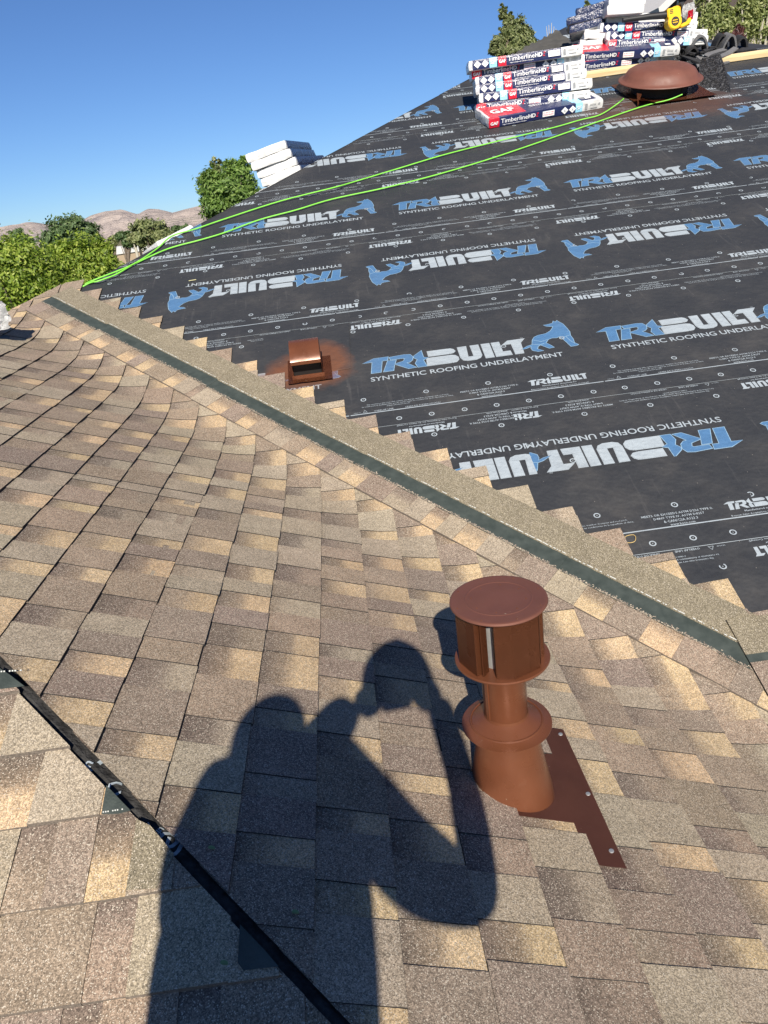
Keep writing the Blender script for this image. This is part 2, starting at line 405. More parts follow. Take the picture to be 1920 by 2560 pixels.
# ---------------------------------------------------------------- shingles
PAL = {'mauve': (.205, .158, .124), 'beige': (.278, .230, .168), 'brown': (.245, .188, .136), 'dark': (.134, .104, .084), 'tan': (.405, .298, .180), 'mid': (.225, .174, .128)}
def jit(c, a=.07):
    k = 1 + random.uniform(-a, a); return tuple(max(0, x * k * (1 + random.uniform(-.02, .02))) for x in c)
def lerp(a, b, f): return tuple(a[i] * (1 - f) + b[i] * f for i in range(3))
TAB = [0]
def strip(mapf, a0, a1, butt, E, top=.05, sub=None, ts=1., lift=0., hb=.0075, tabh=.0024, th=.0065, seed=None, finish='normal'):
    """one laminated shingle: exposure E ending at coordinate `butt` (downhill = larger), length a0..a1"""
    bm = bmesh.new(); cl = bm.loops.layers.float_color.new('Col')
    a = a0; raised = random.random() < .5
    while a < a1 - 1e-4:
        wdt = ts * (random.uniform(.07, .15) if raised else random.uniform(.055, .115))
        b = min(a + wdt, a1)
        if a1 - b < .03: b = a1
        n = 1 if not sub else max(1, int((b - a) / sub))
        jb = random.uniform(-.0015, .0015)
        if raised:
            c = random.choice(['mauve', 'mauve', 'beige', 'beige', 'brown', 'mid']); c = jit(PAL[c])
            cols = [c, c, c, c, c]; ht = tabh
        else:
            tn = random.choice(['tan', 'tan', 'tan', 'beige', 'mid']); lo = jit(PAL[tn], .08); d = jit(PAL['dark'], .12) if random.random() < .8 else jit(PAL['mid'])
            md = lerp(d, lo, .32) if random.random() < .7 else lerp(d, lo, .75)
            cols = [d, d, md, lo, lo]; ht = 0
            jb -= .001
        if finish == 'over': ht *= .6
        fr = [-top / E, .0, random.uniform(.38, .5), random.uniform(.6, .7), 1.0]
        rows = []
        for i in range(n + 1):
            aa = a + (b - a) * i / n
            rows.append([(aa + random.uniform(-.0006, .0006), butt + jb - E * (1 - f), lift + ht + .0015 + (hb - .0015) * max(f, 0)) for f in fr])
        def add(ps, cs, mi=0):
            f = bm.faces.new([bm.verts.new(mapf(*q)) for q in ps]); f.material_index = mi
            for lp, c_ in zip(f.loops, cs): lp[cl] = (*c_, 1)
            return f
        for i in range(n):
            for k in range(4):
                add([rows[i][k], rows[i][k + 1], rows[i + 1][k + 1], rows[i + 1][k]], [cols[k], cols[k + 1], cols[k + 1], cols[k]])
            p, q = rows[i][4], rows[i + 1][4]
            dn = lambda r: (r[0], r[1] - .001, max(lift * .3, r[2] - th - ht))
            add([p, dn(p), dn(q), q], [(0, 0, 0)] * 4, 1)
        for rr, fl in ((rows[0], 0), (rows[-1], 1)):
            for k in range(4):
                s = [rr[k], rr[k + 1], (rr[k + 1][0], rr[k + 1][1], rr[k + 1][2] - ht - .003), (rr[k][0], rr[k][1], rr[k][2] - ht - .003)]
                cc = [cols[k], cols[k + 1], cols[k + 1], cols[k]]
                if fl: s = s[::-1]; cc = cc[::-1]
                add(s, cc, 1)
        a = b; raised = not raised
    return bm
EX = .1325
XPH = -.1745
def fB(a, b, h): return Vector((b + h * SP * .9, a, zBA(b, a) + h / CP))
def fBf(a, b, h): return Vector((b, a, zB(b) + h / CP))
B_SH = []
VENT = Vector((.23, 1.26, 0))
kmin, kmax = -9, 18
for k in range(kmin, kmax):
    xb = XPH + (k - 4) * EX
    ystart = Y1 - xb - .05
    yend = Y0 + .732 - xb
    off = (k * .152 + .31) % .95
    y = ystart - .95 + off
    segs = []
    while y < yend - .05:
        y2 = y + .95
        if yend - y2 < .2: y2 = yend
        segs.append((max(y, ystart), min(y2, yend))); y = y2
    segs = [s for s in segs if s[1] - s[0] > .02]
    if k == 8 - 1 + 0:
        pass
    for (a0, a1) in segs:
        parts = [(a0, a1)]
        lift = 0
        if abs(xb - (XPH + 4 * EX)) < .01:          # course that laps over the flashing: cut out around the cone
            lift = .0035 if a0 < 1.6 and a1 > .9 else 0
            parts = []
            c0, c1 = 1.175, 1.375
            if a0 < c0: parts.append((a0, min(a1, c0)))
            if a1 > c1: parts.append((max(a0, c1), a1))
        if abs(xb - (XPH + 3 * EX)) < .01 and a0 < 1.3 < a1: lift = .002
        for (p0, p1) in parts:
            if p1 - p0 < .02: continue
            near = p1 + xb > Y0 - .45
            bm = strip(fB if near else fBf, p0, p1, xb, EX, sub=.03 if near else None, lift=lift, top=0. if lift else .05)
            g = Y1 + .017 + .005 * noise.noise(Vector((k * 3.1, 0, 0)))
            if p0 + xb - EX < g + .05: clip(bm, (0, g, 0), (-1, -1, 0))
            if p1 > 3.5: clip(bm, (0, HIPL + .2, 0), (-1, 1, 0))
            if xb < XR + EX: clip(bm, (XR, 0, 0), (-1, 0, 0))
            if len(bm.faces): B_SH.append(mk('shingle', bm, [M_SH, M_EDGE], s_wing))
            else: bm.free()
# hip end slope (below the uncapped hip)
YPH = .545 - .10
def fC(a, b, h): return Vector((a, -b, zC(-b) + h / CP))
for k in range(-12, 8):
    yb = 1.29 + 4 * EX - (k + 8) * EX
    if yb < -.9: continue
    x1 = Y1 - yb + .15
    off = (k * .31) % .95; x = -2.2 + off - .95
    while x < x1:
        x2 = x + .95; a0, a1 = max(x, -2.2), min(x2, x1)
        if a1 - a0 > .04:
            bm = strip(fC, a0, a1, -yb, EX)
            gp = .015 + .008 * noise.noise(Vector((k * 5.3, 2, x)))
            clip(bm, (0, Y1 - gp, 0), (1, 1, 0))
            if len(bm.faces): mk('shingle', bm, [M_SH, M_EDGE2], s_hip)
            else: bm.free()
        x = x2
# exposed headlap pieces with their adhesive line on the hip end
for q in [[(0, 1680), (30, 1700), (66, 1728), (0, 1736)], [(270, 1976), (331, 2040), (300, 2048), (258, 2049)], [(604, 2325), (668, 2392), (700, 2430), (612, 2440), (598, 2420)]]:
    bm = bmesh.new(); bm.faces.new([bm.verts.new(onC(*p) + Vector((0, 0, .0125))) for p in q]); mk('headlap_patch', bm, M_TAR, s_hip)
bm = bmesh.new(); bm.faces.new([bm.verts.new(onC(*p_) + Vector((0, 0, .0135))) for p_ in [(346, 2062), (380, 2078), (440, 2150), (395, 2236), (320, 2240)]]); mk('headlap_patch', bm, M_HL, s_hip)
bm = bmesh.new()
for x0_, x1_, ya_, yb_2 in ((0, 62, 1692, 1688), (262, 315, 2044, 2036)):
    n_ = 9
    for i_ in range(n_):
        if i_ % 4 == 3: continue
        X0 = x0_ + (x1_ - x0_) * i_ / n_; Y_ = ya_ + (yb_2 - ya_) * i_ / n_
        bm.faces.new([bm.verts.new(onC(*q_) + Vector((0, 0, .0142))) for q_ in ((X0, Y_), (X0 + (x1_ - x0_) / n_ * .6, Y_ - .5), (X0 + (x1_ - x0_) / n_ * .6, Y_ + 3), (X0, Y_ + 3.5))])
mk('sealant_dashes', bm, M_DASH, s_hip)
# uncapped strip along the hip: folded underlayment with cut-off print
def fH(a, d, h):          # a runs down the hip (x), d across it (positive on the wing side)
    x, y = a + d / 1.414, Y1 - a + d / 1.414
    return Vector((x, y, (zB(x) if d > 0 else zC(y)) + h))
bm = bmesh.new()
N = 110; rows = []
for i in range(N + 1):
    a = -1.85 + 2.7 * i / N
    rows.append([bm.verts.new(fH(a + .0, d, -.006 - abs(d) * .01 + .003 * noise.noise(Vector((a * 45, d * 60, 0))))) for d in (-.085, -.05, -.025, -.008, 0.0001, .01, .03, .045)])
for i in range(N):
    for j in range(7):
        f = bm.faces.new((rows[i][j], rows[i + 1][j], rows[i + 1][j + 1], rows[i][j + 1]))
hipstrip = mk('hip_underlayment', bm, M_HS, house)

# ---------------------------------------------------------------- row of shingles along the valley
def fV(a, b, h):          # a along the valley (x-y), b = -(x+y-Y0)
    s = -b; x = (a + Y0 + s) / 2; y = (Y0 + s - a) / 2
    z = zBA(x, y)
    return Vector((x, y + 0, z + h / CP))
s_val = mk('valley_lining', (lambda: (lambda bm: bm)(bmesh.new()))() if False else
           ([tuple(fV(a, b, .004)) for a in (-6.2, 0.6) for b in (-.3, -.55)], [], [(0, 1, 3, 2)]), M_DECK, house)
JO = [-6.6, -5.477 + .02, -4.185, -2.888, -1.6, -.30, .95]
for i in range(len(JO) - 1):
    a0, a1 = JO[i] + .0005, JO[i + 1] + .002
    if i == 0: a0 = -6.235
    wob = random.uniform(-.006, .006); hl = .0075 + (.0025 if i % 2 else 0)
    A0, A1 = a0, a1
    bm = strip(lambda a, b, h: fV(a + (b + .3) * .0, b + wob, h), a0, a1, -.175, .178, top=.0, sub=.05, lift=hl, hb=.004, finish='over', tabh=.0026, ts=1.4)
    sc = 1.41
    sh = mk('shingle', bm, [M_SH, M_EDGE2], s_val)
    def band(nm, b0, b1, mat, h0, h1, ragged=0, th=.004):
        bm = bmesh.new(); n = max(2, int((a1 - a0) / .02)); R = []
        for q in range(n + 1):
            a = a0 + (a1 - a0) * q / n; rg = ragged * (noise.noise(Vector((a * 60, i, 3))) + .6 * noise.noise(Vector((a * 160, i, 8))))
            R.append([fV(a, b0 + rg + wob, h0 - th), fV(a, b0 + rg + wob, h0), fV(a, (b0 + b1) / 2 + wob, (h0 + h1) / 2), fV(a, b1 + wob, h1), fV(a, b1 + wob, h1 - th)])
        R = [[bm.verts.new(p) for p in r] for r in R]
        for q in range(n):
            for j in range(4): bm.faces.new((R[q][j], R[q + 1][j], R[q + 1][j + 1], R[q][j + 1]))
        bm.faces.new(R[0]); bm.faces.new(R[-1][::-1])
        bmesh.ops.recalc_face_normals(bm, faces=bm.faces[:])
        return mk(nm, bm, mat, s_val)
    band('adhesive_strip', -.320, -.424, M_TAR, hl + .0045, hl + .003, .004)
    band('shingle_headlap', -.418, -.607, M_HL, hl + .006, hl + .002, .003)
    # ragged granule edge over the adhesive strip
    bm = bmesh.new(); cl = bm.loops.layers.float_color.new('Col')
    for _ in range(int((a1 - a0) * 700)):
        a = random.uniform(a0 + .005, a1 - .01); e = -.318 - abs(random.gauss(0, .006)) + .006 * noise.noise(Vector((a * 40, i, 1))) + wob; s_ = random.uniform(.0012, .0032); ro = random.uniform(0, 6)
        f = bm.faces.new([bm.verts.new(fV(a + s_ * 1.4 * cos(ro + q * 1.57), e + s_ * sin(ro + q * 1.57), hl + .0062)) for q in range(4)])
        cc_ = random.choice([(.45, .39, .30, 1), (.30, .24, .19, 1), (.2, .16, .13, 1)])
        for lp in f.loops: lp[cl] = cc_
    mk('granule_edge', bm, [M_SH], s_val)
    bm = bmesh.new(); a = a0 + .02
    while a < a1 - .03:
        wd = random.choice([.006, .008, .018, .03, .012]); b_ = -.418 + .004 * noise.noise(Vector((a * 12, 4, i))) + wob
        if random.random() < .82:
            q = [fV(a, b_, hl + .0085), fV(a + wd, b_, hl + .0085), fV(a + wd, b_ - .005, hl + .0085), fV(a, b_ - .005, hl + .0085)]
            bm.faces.new([bm.verts.new(p) for p in q])
        a += wd + random.uniform(.004, .012)
    mk('sealant_dashes', bm, M_DASH, s_val)

def fE(a, b, h): return Vector((a, -b, zA(-b) + h / CP))
q0_, q1_, q2_ = onA(1815, 1568), onA(1870, 1652), onA(1870, 1676)
xl, yt, yd1, yd0 = (q0_.x + onA(1905, 1730).x) / 2, q0_.y, q1_.y, q2_.y
bm = strip(fE, xl, xl + .95, -(yd0 - .20), .20, top=0, lift=.021, hb=.004)
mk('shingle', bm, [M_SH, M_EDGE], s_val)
for nm, ya_, yb2, mat_, hh in (('adhesive_strip', yd0 - .003, yd1, M_TAR, .0235), ('shingle_headlap', yd1 - .002, yt, M_HL, .0240)):
    bm = bmesh.new(); A_ = [bm.verts.new(fE(x, -y, hh)) for x, y in ((xl, ya_), (xl + .95, ya_), (xl + .95, yb2), (xl, yb2))]; B_ = [bm.verts.new(v.co - Vector((0, 0, .02))) for v in A_]
    bm.faces.new(A_)
    for i in range(4): f = bm.faces.new((A_[i], B_[i], B_[(i + 1) % 4], A_[(i + 1) % 4]))
    mk(nm, bm, mat_, s_val)
# ---------------------------------------------------------------- ridge of the wing: last course and far side shingles
def fD(a, b, h): return Vector((-b, a, zD(-b) + h / CP))
for k in range(7):
    xb = XR - .10 - k * EX
    y = 2.2 + (k * .3) % .9
    while y < 8.9:
        a0, a1 = y, y + .94
        bm = strip(fD, a0, a1, -xb, EX)
        clip(bm, (XR, 0, 0), (1, 0, 0)); clip(bm, (0, HIPL, 0), (-1, 1, 0))
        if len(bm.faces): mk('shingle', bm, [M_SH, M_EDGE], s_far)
        else: bm.free()
        y += .95
bm = bmesh.new()
n = 60; R = []
for i in range(n + 1):
    y = 2.3 + (PY_ + .12 - 2.3) * i / n; rg = .006 * noise.noise(Vector((y * 30, 0, 7)))
    R.append([bm.verts.new(Vector((XR + .105 + rg, y, zB(XR + .105) + .012))), bm.verts.new(Vector((XR + .01, y, zB(XR + .01) + .013 + .4 * rg)))])
for i in range(n): bm.faces.new((R[i][0], R[i + 1][0], R[i + 1][1], R[i][1]))
mk('adhesive_strip', bm, M_TAR, s_wing)
bm = bmesh.new(); R = []
cl = bm.loops.layers.float_color.new('Col')
for i in range(n + 1):
    y = 2.3 + (PY_ + .1 - 2.3) * i / n; rg = .012 * noise.noise(Vector((y * 9, 0, 17)))
    R.append([bm.verts.new(Vector((x, y, (zB(x) if x > XR else zD(x)) + h))) for x, h in ((XR + .028 + rg, .014), (XR + .03 + rg, .030), (XR, .032), (XR - .15, .02))])
for i in range(n):
    for j in range(3):
        f = bm.faces.new((R[i][j], R[i + 1][j], R[i + 1][j + 1], R[i][j + 1])); f.material_index = 1 if j == 0 else 0
        c_ = jit(PAL[['tan', 'brown', 'mauve', 'dark', 'beige'][(i // 5) % 5]], .02)
        for lp in f.loops: lp[cl] = (*c_, 1)
mk('ridge_shingle_run', bm, [M_SH, M_EDGE], s_far)
# shingles lapped onto the main slope beyond the ridge
def fA2(a, b, h): return Vector((a, -b, zA(-b) + h / CP))
for k in range(5):
    yb = 3.98 + k * EX
    bm = strip(fA2, -3.0 + .13 * k, -1.55, -yb, EX)
    clip(bm, (0, HIPL + .235, 0), (-1, 1, 0)); clip(bm, (0, HIPL - .02, 0), (1, -1, 0)); clip(bm, (XR + .16, 0, 0), (1, 0, 0))
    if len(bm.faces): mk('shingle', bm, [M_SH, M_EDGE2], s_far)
    else: bm.free()

# ================================================================== UNDERLAYMENT SHEETS WITH PRINT
VA, SS, GG, PL = -.2854, .9059, .1034, 1.1435
def text_mesh(s, width=None, height=None, bold=0., res=2, align='LEFT', mi=0, shear=0):
    cu = bpy.data.curves.new('lettering', 'FONT'); cu.body = s; cu.size = 1; cu.offset = bold; cu.resolution_u = res; cu.shear = shear
    ob = bpy.data.objects.new('lettering', cu); COL.objects.link(ob)
    bpy.context.view_layer.update()
    dg = bpy.context.evaluated_depsgraph_get()
    me = bpy.data.meshes.new_from_object(ob.evaluated_get(dg))
    bpy.data.objects.remove(ob); bpy.data.curves.remove(cu)
    xs = [v.co.x for v in me.vertices]; ys = [v.co.y for v in me.vertices]
    x0, x1, y0, y1 = min(xs), max(xs), min(ys), max(ys)
    kx = width / (x1 - x0) if width else None; ky = height / (y1 - y0) if height else None
    kx = kx or ky; ky = ky or kx
    ox = {'LEFT': x0, 'CENTER': (x0 + x1) / 2, 'RIGHT': x1}[align]
    vs = [((v.co.x - ox) * kx, (v.co.y - y0) * ky) for v in me.vertices]
    fs = [tuple(p.vertices) for p in me.polygons]; bpy.data.meshes.remove(me)
    return vs, fs
class Print:
    def __init__(s): s.v = []; s.f = []; s.m = []
    def add(s, vf, x=0, y=0, mi=0, z=0, rot=0):
        vs, fs = vf; b = len(s.v); c_, s_ = cos(rot), sin(rot)
        s.v += [(x + a * c_ - q * s_, y + a * s_ + q * c_, z) for a, q in vs]; s.f += [tuple(i + b for i in f) for f in fs]; s.m += [mi] * len(fs); return s
    def poly(s, pts, mi=0, z=0):
        b = len(s.v); s.v += [(p[0], p[1], z) for p in pts]; s.f.append(tuple(range(b, b + len(pts)))); s.m.append(mi); return s
    def ring(s, x, y, r0, r1, mi=0, z=0, seg=18, a0=0, a1=2 * pi):
        n = seg; b = len(s.v)
        for i in range(n + 1):
            a = a0 + (a1 - a0) * i / n; s.v += [(x + r0 * cos(a), y + r0 * sin(a), z), (x + r1 * cos(a), y + r1 * sin(a), z)]
        for i in range(n): s.f.append((b + 2 * i, b + 2 * i + 1, b + 2 * i + 3, b + 2 * i + 2)); s.m.append(mi)
        return s
    def bm(s, M=None):
        bm = bmesh.new(); vs = [bm.verts.new(M @ Vector(p) if M else p) for p in s.v]
        for f, m in zip(s.f, s.m):
            try: q = bm.faces.new([vs[i] for i in f]); q.material_index = m
            except Exception: pass
        bmesh.ops.triangulate(bm, faces=[f for f in bm.faces if len(f.verts) > 4])
        return bm
    def mesh(s, name, mats):
        bm = s.bm(); me = bpy.data.meshes.new(name); bm.to_mesh(me); bm.free()
        for m in mats: me.materials.append(m)
        return me
# big word mark, drawn as shapes; units: metres on the sheet, tip of the first T at (0, .09)
def wordmark(P, x, y, s, blue, pale, mi_out=None, z=0):
    def pg(pts, mi): P.poly([(x + a * s, y + b * s) for a, b in pts], mi, z)
    H = .122
    def letters(grow, mb, mp, zz):
        g = grow
        def q(pts, mi):
            cx = sum(p[0] for p in pts) / len(pts); cy = sum(p[1] for p in pts) / len(pts)
            out = []
            n = len(pts)
            if g:
                for i in range(n):
                    a, b, c = Vector((*pts[i - 1], 0)), Vector((*pts[i], 0)), Vector((*pts[(i + 1) % n], 0))
                    e1 = (b - a).normalized(); e2 = (c - b).normalized(); n1 = Vector((e1.y, -e1.x, 0)); n2 = Vector((e2.y, -e2.x, 0))
                    ar = sum(pts[k][0] * pts[(k + 1) % n][1] - pts[(k + 1) % n][0] * pts[k][1] for k in range(n))
                    sg = 1 if ar > 0 else -1
                    d = (n1 + n2); d = d / max(.35, d.length_squared / 2) * sg * g
                    out.append((b.x + d.x, b.y + d.y))
            else: out = pts
            P.poly([(x + a * s, y + b * s) for a, b in out], mi, z + zz)
        q([(0, .093), (.055, H), (.125, H), (.120, .094), (.093, .094), (.078, 0), (.033, 0), (.046, .093)], mb)          # T
        q([(.132, .116), (.205, H), (.232, .117), (.243, .095), (.238, .068), (.222, .052), (.206, .05), (.246, .002), (.21, 0), (.15, .052), (.196, .068), (.203, .088), (.196, .094), (.135, .093)], mb)   # R bowl
        q([(.120, .086), (.160, .086), (.146, .04), (.138, 0), (.092, 0)], mb)     # R stem
        q([(.215, .088), (.262, H + .012), (.266, .075), (.285, .07), (.262, .052), (.255, 0), (.212, 0), (.19, .03), (.222, .055), (.232, .075)], mb) if False else q([(.247, .085), (.25, .1), (.29, H + .014), (.292, .078), (.312, .068), (.288, .056), (.297, 0), (.256, 0), (.248, .035), (.262, .066)], mb)  # I
        # B
        q([(.318, .122), (.318, .078), (.420, .078), (.415, .122)], mp); q([(.306, .064), (.302, 0), (.418, 0), (.425, .064), (.345, .064)], mp)
        q([(.415, .122), (.420, .0785), (.438, .082), (.449, .095), (.443, .112), (.430, .121)], mp); q([(.425, .064), (.4185, 0), (.44, .003), (.454, .02), (.454, .042), (.443, .058)], mp)
        # U
        q([(.466, .122), (.466, .03), (.50, .03), (.506, .122)], mp); q([(.466, .0295), (.475, .008), (.495, 0), (.535, 0), (.556, .01), (.566, .0295)], mp); q([(.53, .03), (.566, .03), (.566, .122), (.528, .122)], mp)
        q([(.582, .122), (.582, 0), (.62, 0), (.62, .122)], mp)                                                         # I
        q([(.632, .122), (.632, .0345), (.668, .0345), (.668, .122)], mp); q([(.632, .034), (.632, 0), (.706, 0), (.704, .034)], mp)   # L
        q([(.65 + .01, .094), (.69, .122), (.79, .122), (.768, .094), (.735, .094), (.728, .0), (.7135, .0), (.714, .094)], mp) if False else q([(.680, .092), (.712, .122), (.792, .122), (.778, .104), (.768, .092), (.762, .0), (.724, .0), (.724, .092)], mp)
    if mi_out is not None: letters(.0028, mi_out, pale, -.0006)
    letters(0, blue, pale, 0)
DOG = [(.686, .028), (.727, .052), (.752, .060), (.764, .100), (.778, .122), (.80, .134), (.84, .140), (.868, .158), (.885, .182), (.892, .196), (.862, .206), (.852, .218), (.880, .220), (.898, .226),
       (.906, .243), (.914, .232), (.924, .244), (.932, .228), (.944, .205), (.950, .17), (.955, .13), (.949, .10), (.952, .06), (.948, .03), (.962, .010), (.952, .004), (.925, .003), (.915, .045), (.905, .08), (.893, .098), (.88, .092),
       (.858, .096), (.838, .088), (.818, .060), (.836, .033), (.845, .014), (.822, .012), (.806, .03), (.79, .05), (.775, .04), (.766, .018), (.79, -.002), (.764, -.004), (.742, .012), (.74, .032), (.745, .048), (.72, .036)]
def dog(P, x, y, s, mi, mo, z=0):
    x = x + .066 * s
    n = len(DOG); D2 = []
    ar = sum(DOG[k][0] * DOG[(k + 1) % n][1] - DOG[(k + 1) % n][0] * DOG[k][1] for k in range(n)); sg = 1 if ar > 0 else -1
    for i in range(n):
        a, b, c = [Vector((*DOG[(i + k) % n], 0)) for k in (-1, 0, 1)]
        e1 = (b - a).normalized(); e2 = (c - b).normalized(); d = Vector((e1.y, -e1.x, 0)) + Vector((e2.y, -e2.x, 0)); d = d / max(.5, d.length_squared / 2) * sg * .0026
        D2.append((b.x + d.x, b.y + d.y))
    P.poly([(x + a * s, y + b * s) for a, b in D2], mo, z - .0005); P.poly([(x + a * s, y + b * s) for a, b in DOG], mi, z)
    for pts in ([(.752, .060), (.79, .05), (.81, .0575)], [(.764, .10), (.80, .075), (.838, .088)], [(.893, .098), (.918, .09), (.949, .10)], [(.925, .09), (.935, .05), (.95, .02)]):
        for i in range(len(pts) - 1):
            a, b = Vector((*pts[i], 0)), Vector((*pts[i + 1], 0)); nn = (b - a).normalized(); nn = Vector((-nn.y, nn.x, 0)) * .0013
            P.poly([(x + q.x * s, y + q.y * s) for q in (a - nn, b - nn, b + nn, a + nn)], mo, z + .0004)
LOGO = Print(); wordmark(LOGO, 0, .411, 1, 1, 0, 2, .0012); dog(LOGO, 0, .411, 1, 1, 2, .0012)
LOGO.add(text_mesh('SYNTHETIC ROOFING UNDERLAYMENT', .912, .0345, .012, 3), .024, .3425, 0, .0012)
LOGO.add(text_mesh('TM', .013, .006, .01, 1), .775, .538, 0, .0012)
EDGE = Print(); wordmark(EDGE, .719, .143, .345, 0, 0, None, .0012)
def et(s, x, y, w_, h, b=.01, al='LEFT', r=1): EDGE.add(text_mesh(s, w_, h, b, r, al), x, y, 0, .0012)
et('Manufactured exclusively for', .855, .124, .155, .0115, .012, 'CENTER'); et('Beacon Sales Acquisition, Inc. by Owens Corning®', .853, .108, .262, .0105, .012, 'CENTER')
et('MEETS OR EXCEEDS ASTM D226 TYPE II,', .543, .160, .264, .0125, .012, 'CENTER'); et('D4869 TYPE IV, ASTM D8257', .543, .1425, .187, .0125, .012, 'CENTER')
et('& CAN/CSA A123.3', .543, .125, .125, .0125, .012, 'CENTER'); et('www.becn.com', .543, .1085, .092, .0105, .01, 'CENTER')
et('Slip resistance may vary with surface conditions, weather, footwear and roof pitch.', -.013, .160, .373, .0095, .008)
et('La resistencia al deslizamiento puede variar según las condiciones de la superficie, el clima,', -.036, .1475, .414, .0095, .008)
et('el calzado y la inclinación del techo', .074, .135, .106, .0095, .008)
et('OVERLAP LINE', .014, .110, .088, .0095, .01); et('LÍNEA DE SUPERPOSICIÓN', .156, .110, .156, .0105, .01)
def tri(P, cx, cy, r, w_):
    o = [(cx + r * cos(pi / 2 + i * 2 * pi / 3), cy + r * sin(pi / 2 + i * 2 * pi / 3)) for i in range(3)]
    n = [(cx + (r - 2 * w_) * cos(pi / 2 + i * 2 * pi / 3), cy + (r - 2 * w_) * sin(pi / 2 + i * 2 * pi / 3)) for i in range(3)]
    for i in range(3): P.poly([o[i], o[(i + 1) % 3], n[(i + 1) % 3], n[i]], 0, .0012)
tri(EDGE, -.025, .118, .012, .0016)
et('HDPE PP', -.075, .113, .03, .005, .005)
def poly_clip(poly, a, b, c):
    """keep a*x+b*y<=c"""
    out = []
    for i in range(len(poly)):
        p, q = poly[i], poly[(i + 1) % len(poly)]; dp = a * p[0] + b * p[1] - c; dq = a * q[0] + b * q[1] - c
        if dp <= 0: out.append(p)
        if dp * dq < 0: f = dp / (dp - dq); out.append((p[0] + (q[0] - p[0]) * f, p[1] + (q[1] - p[1]) * f))
    return out
MPR = [M_PG, M_PB, M_PO]
ME_LOGO = LOGO.mesh('printed_logo', MPR); ME_EDGE = EDGE.mesh('printed_lettering', [M_PG])
RIGHT = 6.5
def sheet(v0, v1, Tph, flip, phase_clip=None, hbot=.0035, logo=True, top=True, bottom=True, smin=.36, seamL=None, seamR=None, name='underlayment_sheet', ext=.06):
    """v0..v1: slope distance on the main slope; print pattern starts at u=Tph (right end when flip)"""
    Mt = MA @ T(0, v0, 0) @ RX(-(hbot - .0008) / (v1 - v0)) @ T(0, 0, hbot)
    inv = MA.inverted()
    L = v1 - v0
    # limits in (u, vloc)
    lims = []
    # valley: x + y >= Y0 + smin ; y = Y0 + v*CP
    lims.append((-1, -CP, -(smin - v0 * CP)))
    lims.append((-1, CP, HIPL - Y0 - v0 * CP + .02)); lims.append((1, CP, HIPR - Y0 - v0 * CP + .02)); lims.append((1, 0, RIGHT))
    if seamL: lims.append(seamL)
    if seamR: lims.append(seamR)
    poly = [(-6, 0), (9, 0), (9, L + ext), (-6, L + ext)]
    for a, b, c in lims: poly = poly_clip(poly, a, b, c)
    umin = min(p[0] for p in poly); umax = max(p[0] for p in poly)
    bm = bmesh.new(); vt = [bm.verts.new((p[0], p[1], 0)) for p in poly]; vb = [bm.verts.new((p[0], p[1], -.0025)) for p in poly]
    bm.faces.new(vt); bm.faces.new(vb[::-1])
    for i in range(len(vt)): j = (i + 1) % len(vt); bm.faces.new((vt[i], vb[i], vb[j], vt[j]))
    sh = mk(name, bm, M_UL, house, Mt)
    def put(me, P, u, v, flip_, name, mats):
        """place print; clip if it crosses a limit"""
        Ml = T(u, v, 0) @ (RZ(pi) if flip_ else Matrix.Identity(4))
        xs = [Ml @ Vector((x, y, 0)) for x, y, z in ((P['b'][0], P['b'][1], 0), (P['b'][2], P['b'][1], 0), (P['b'][2], P['b'][3], 0), (P['b'][0], P['b'][3], 0))]
        st = 0; L2 = lims + [(0, 1, L + .0), (0, -1, -0.002)]
        cut = []
        for a, b, c in L2:
            ds = [a * q.x + b * q.y - c for q in xs]
            if min(ds) >= 0: return
            if max(ds) > 0: cut.append((a, b, c))
        if not cut: return mk(name, me, mats, sh, Mt @ Ml)
        bm = P['P'].bm(Ml)
        for a, b, c in cut:
            nrm = Vector((a, b, 0)); clip(bm, nrm * (c / nrm.length_squared), nrm)
        if not len(bm.faces): bm.free(); return
        me2 = bpy.data.meshes.new(name); bm.to_mesh(me2); bm.free()
        for m in mats: me2.materials.append(m)
        mk(name, me2, mats, sh, Mt)
    def bnd(P): return {'P': P, 'b': (min(v[0] for v in P.v), min(v[1] for v in P.v), max(v[0] for v in P.v), max(v[1] for v in P.v))}
    PLG, PED = bnd(LOGO), bnd(EDGE)
    full = L if abs(L - SS) < .2 else SS
    for k in range(-6, 8):
        if logo: put(ME_LOGO, PLG, Tph + k * PL, (1.0094 if flip else 0), flip, 'printed_logo', MPR)
        Tb = Tph + k * PL if not flip else Tph - .954 + .719 - .719 + k * PL     # bottom edge lettering
        if flip: Tb = Tph - .235 - .719 + k * PL
        if bottom: put(ME_EDGE, PED, Tb, 0, False, 'printed_lettering', [M_PG])
        Tt = (Tph + .235 + .719 if not flip else Tph) + k * PL
        if top: put(ME_EDGE, PED, Tt, 1.0094, True, 'printed_lettering', [M_PG])
    # nail rings and lap lines, joined per sheet
    R = Print(); n0 = int((umin - Tph) / (PL / 8)) - 2
    def inside(u, v, r=.012): return all(a * u + b * v <= c - r for a, b, c in lims) and -.0 < v < L + .02
    def rg(u, v):
        if not inside(u, v): return
        u += random.uniform(-.002, .002)
        a0 = random.random() * 6; sp = 2 * pi if random.random() > .1 else random.uniform(3.6, 5)
        R.ring(u, v, .0082, .0128, 0, .0024, 18, a0, a0 + sp); R.ring(u, v, 0, .0022, 0, .0024, 6)
    for n in range(n0, n0 + 130):
        u = Tph - .024 + n * PL / 8 + (0 if not flip else .05)
        if u > umax: break
        if bottom: rg(u, .037)
        if n % 2 == 0:
            if bottom: rg(u, .207)
            if top: rg(u, .802)
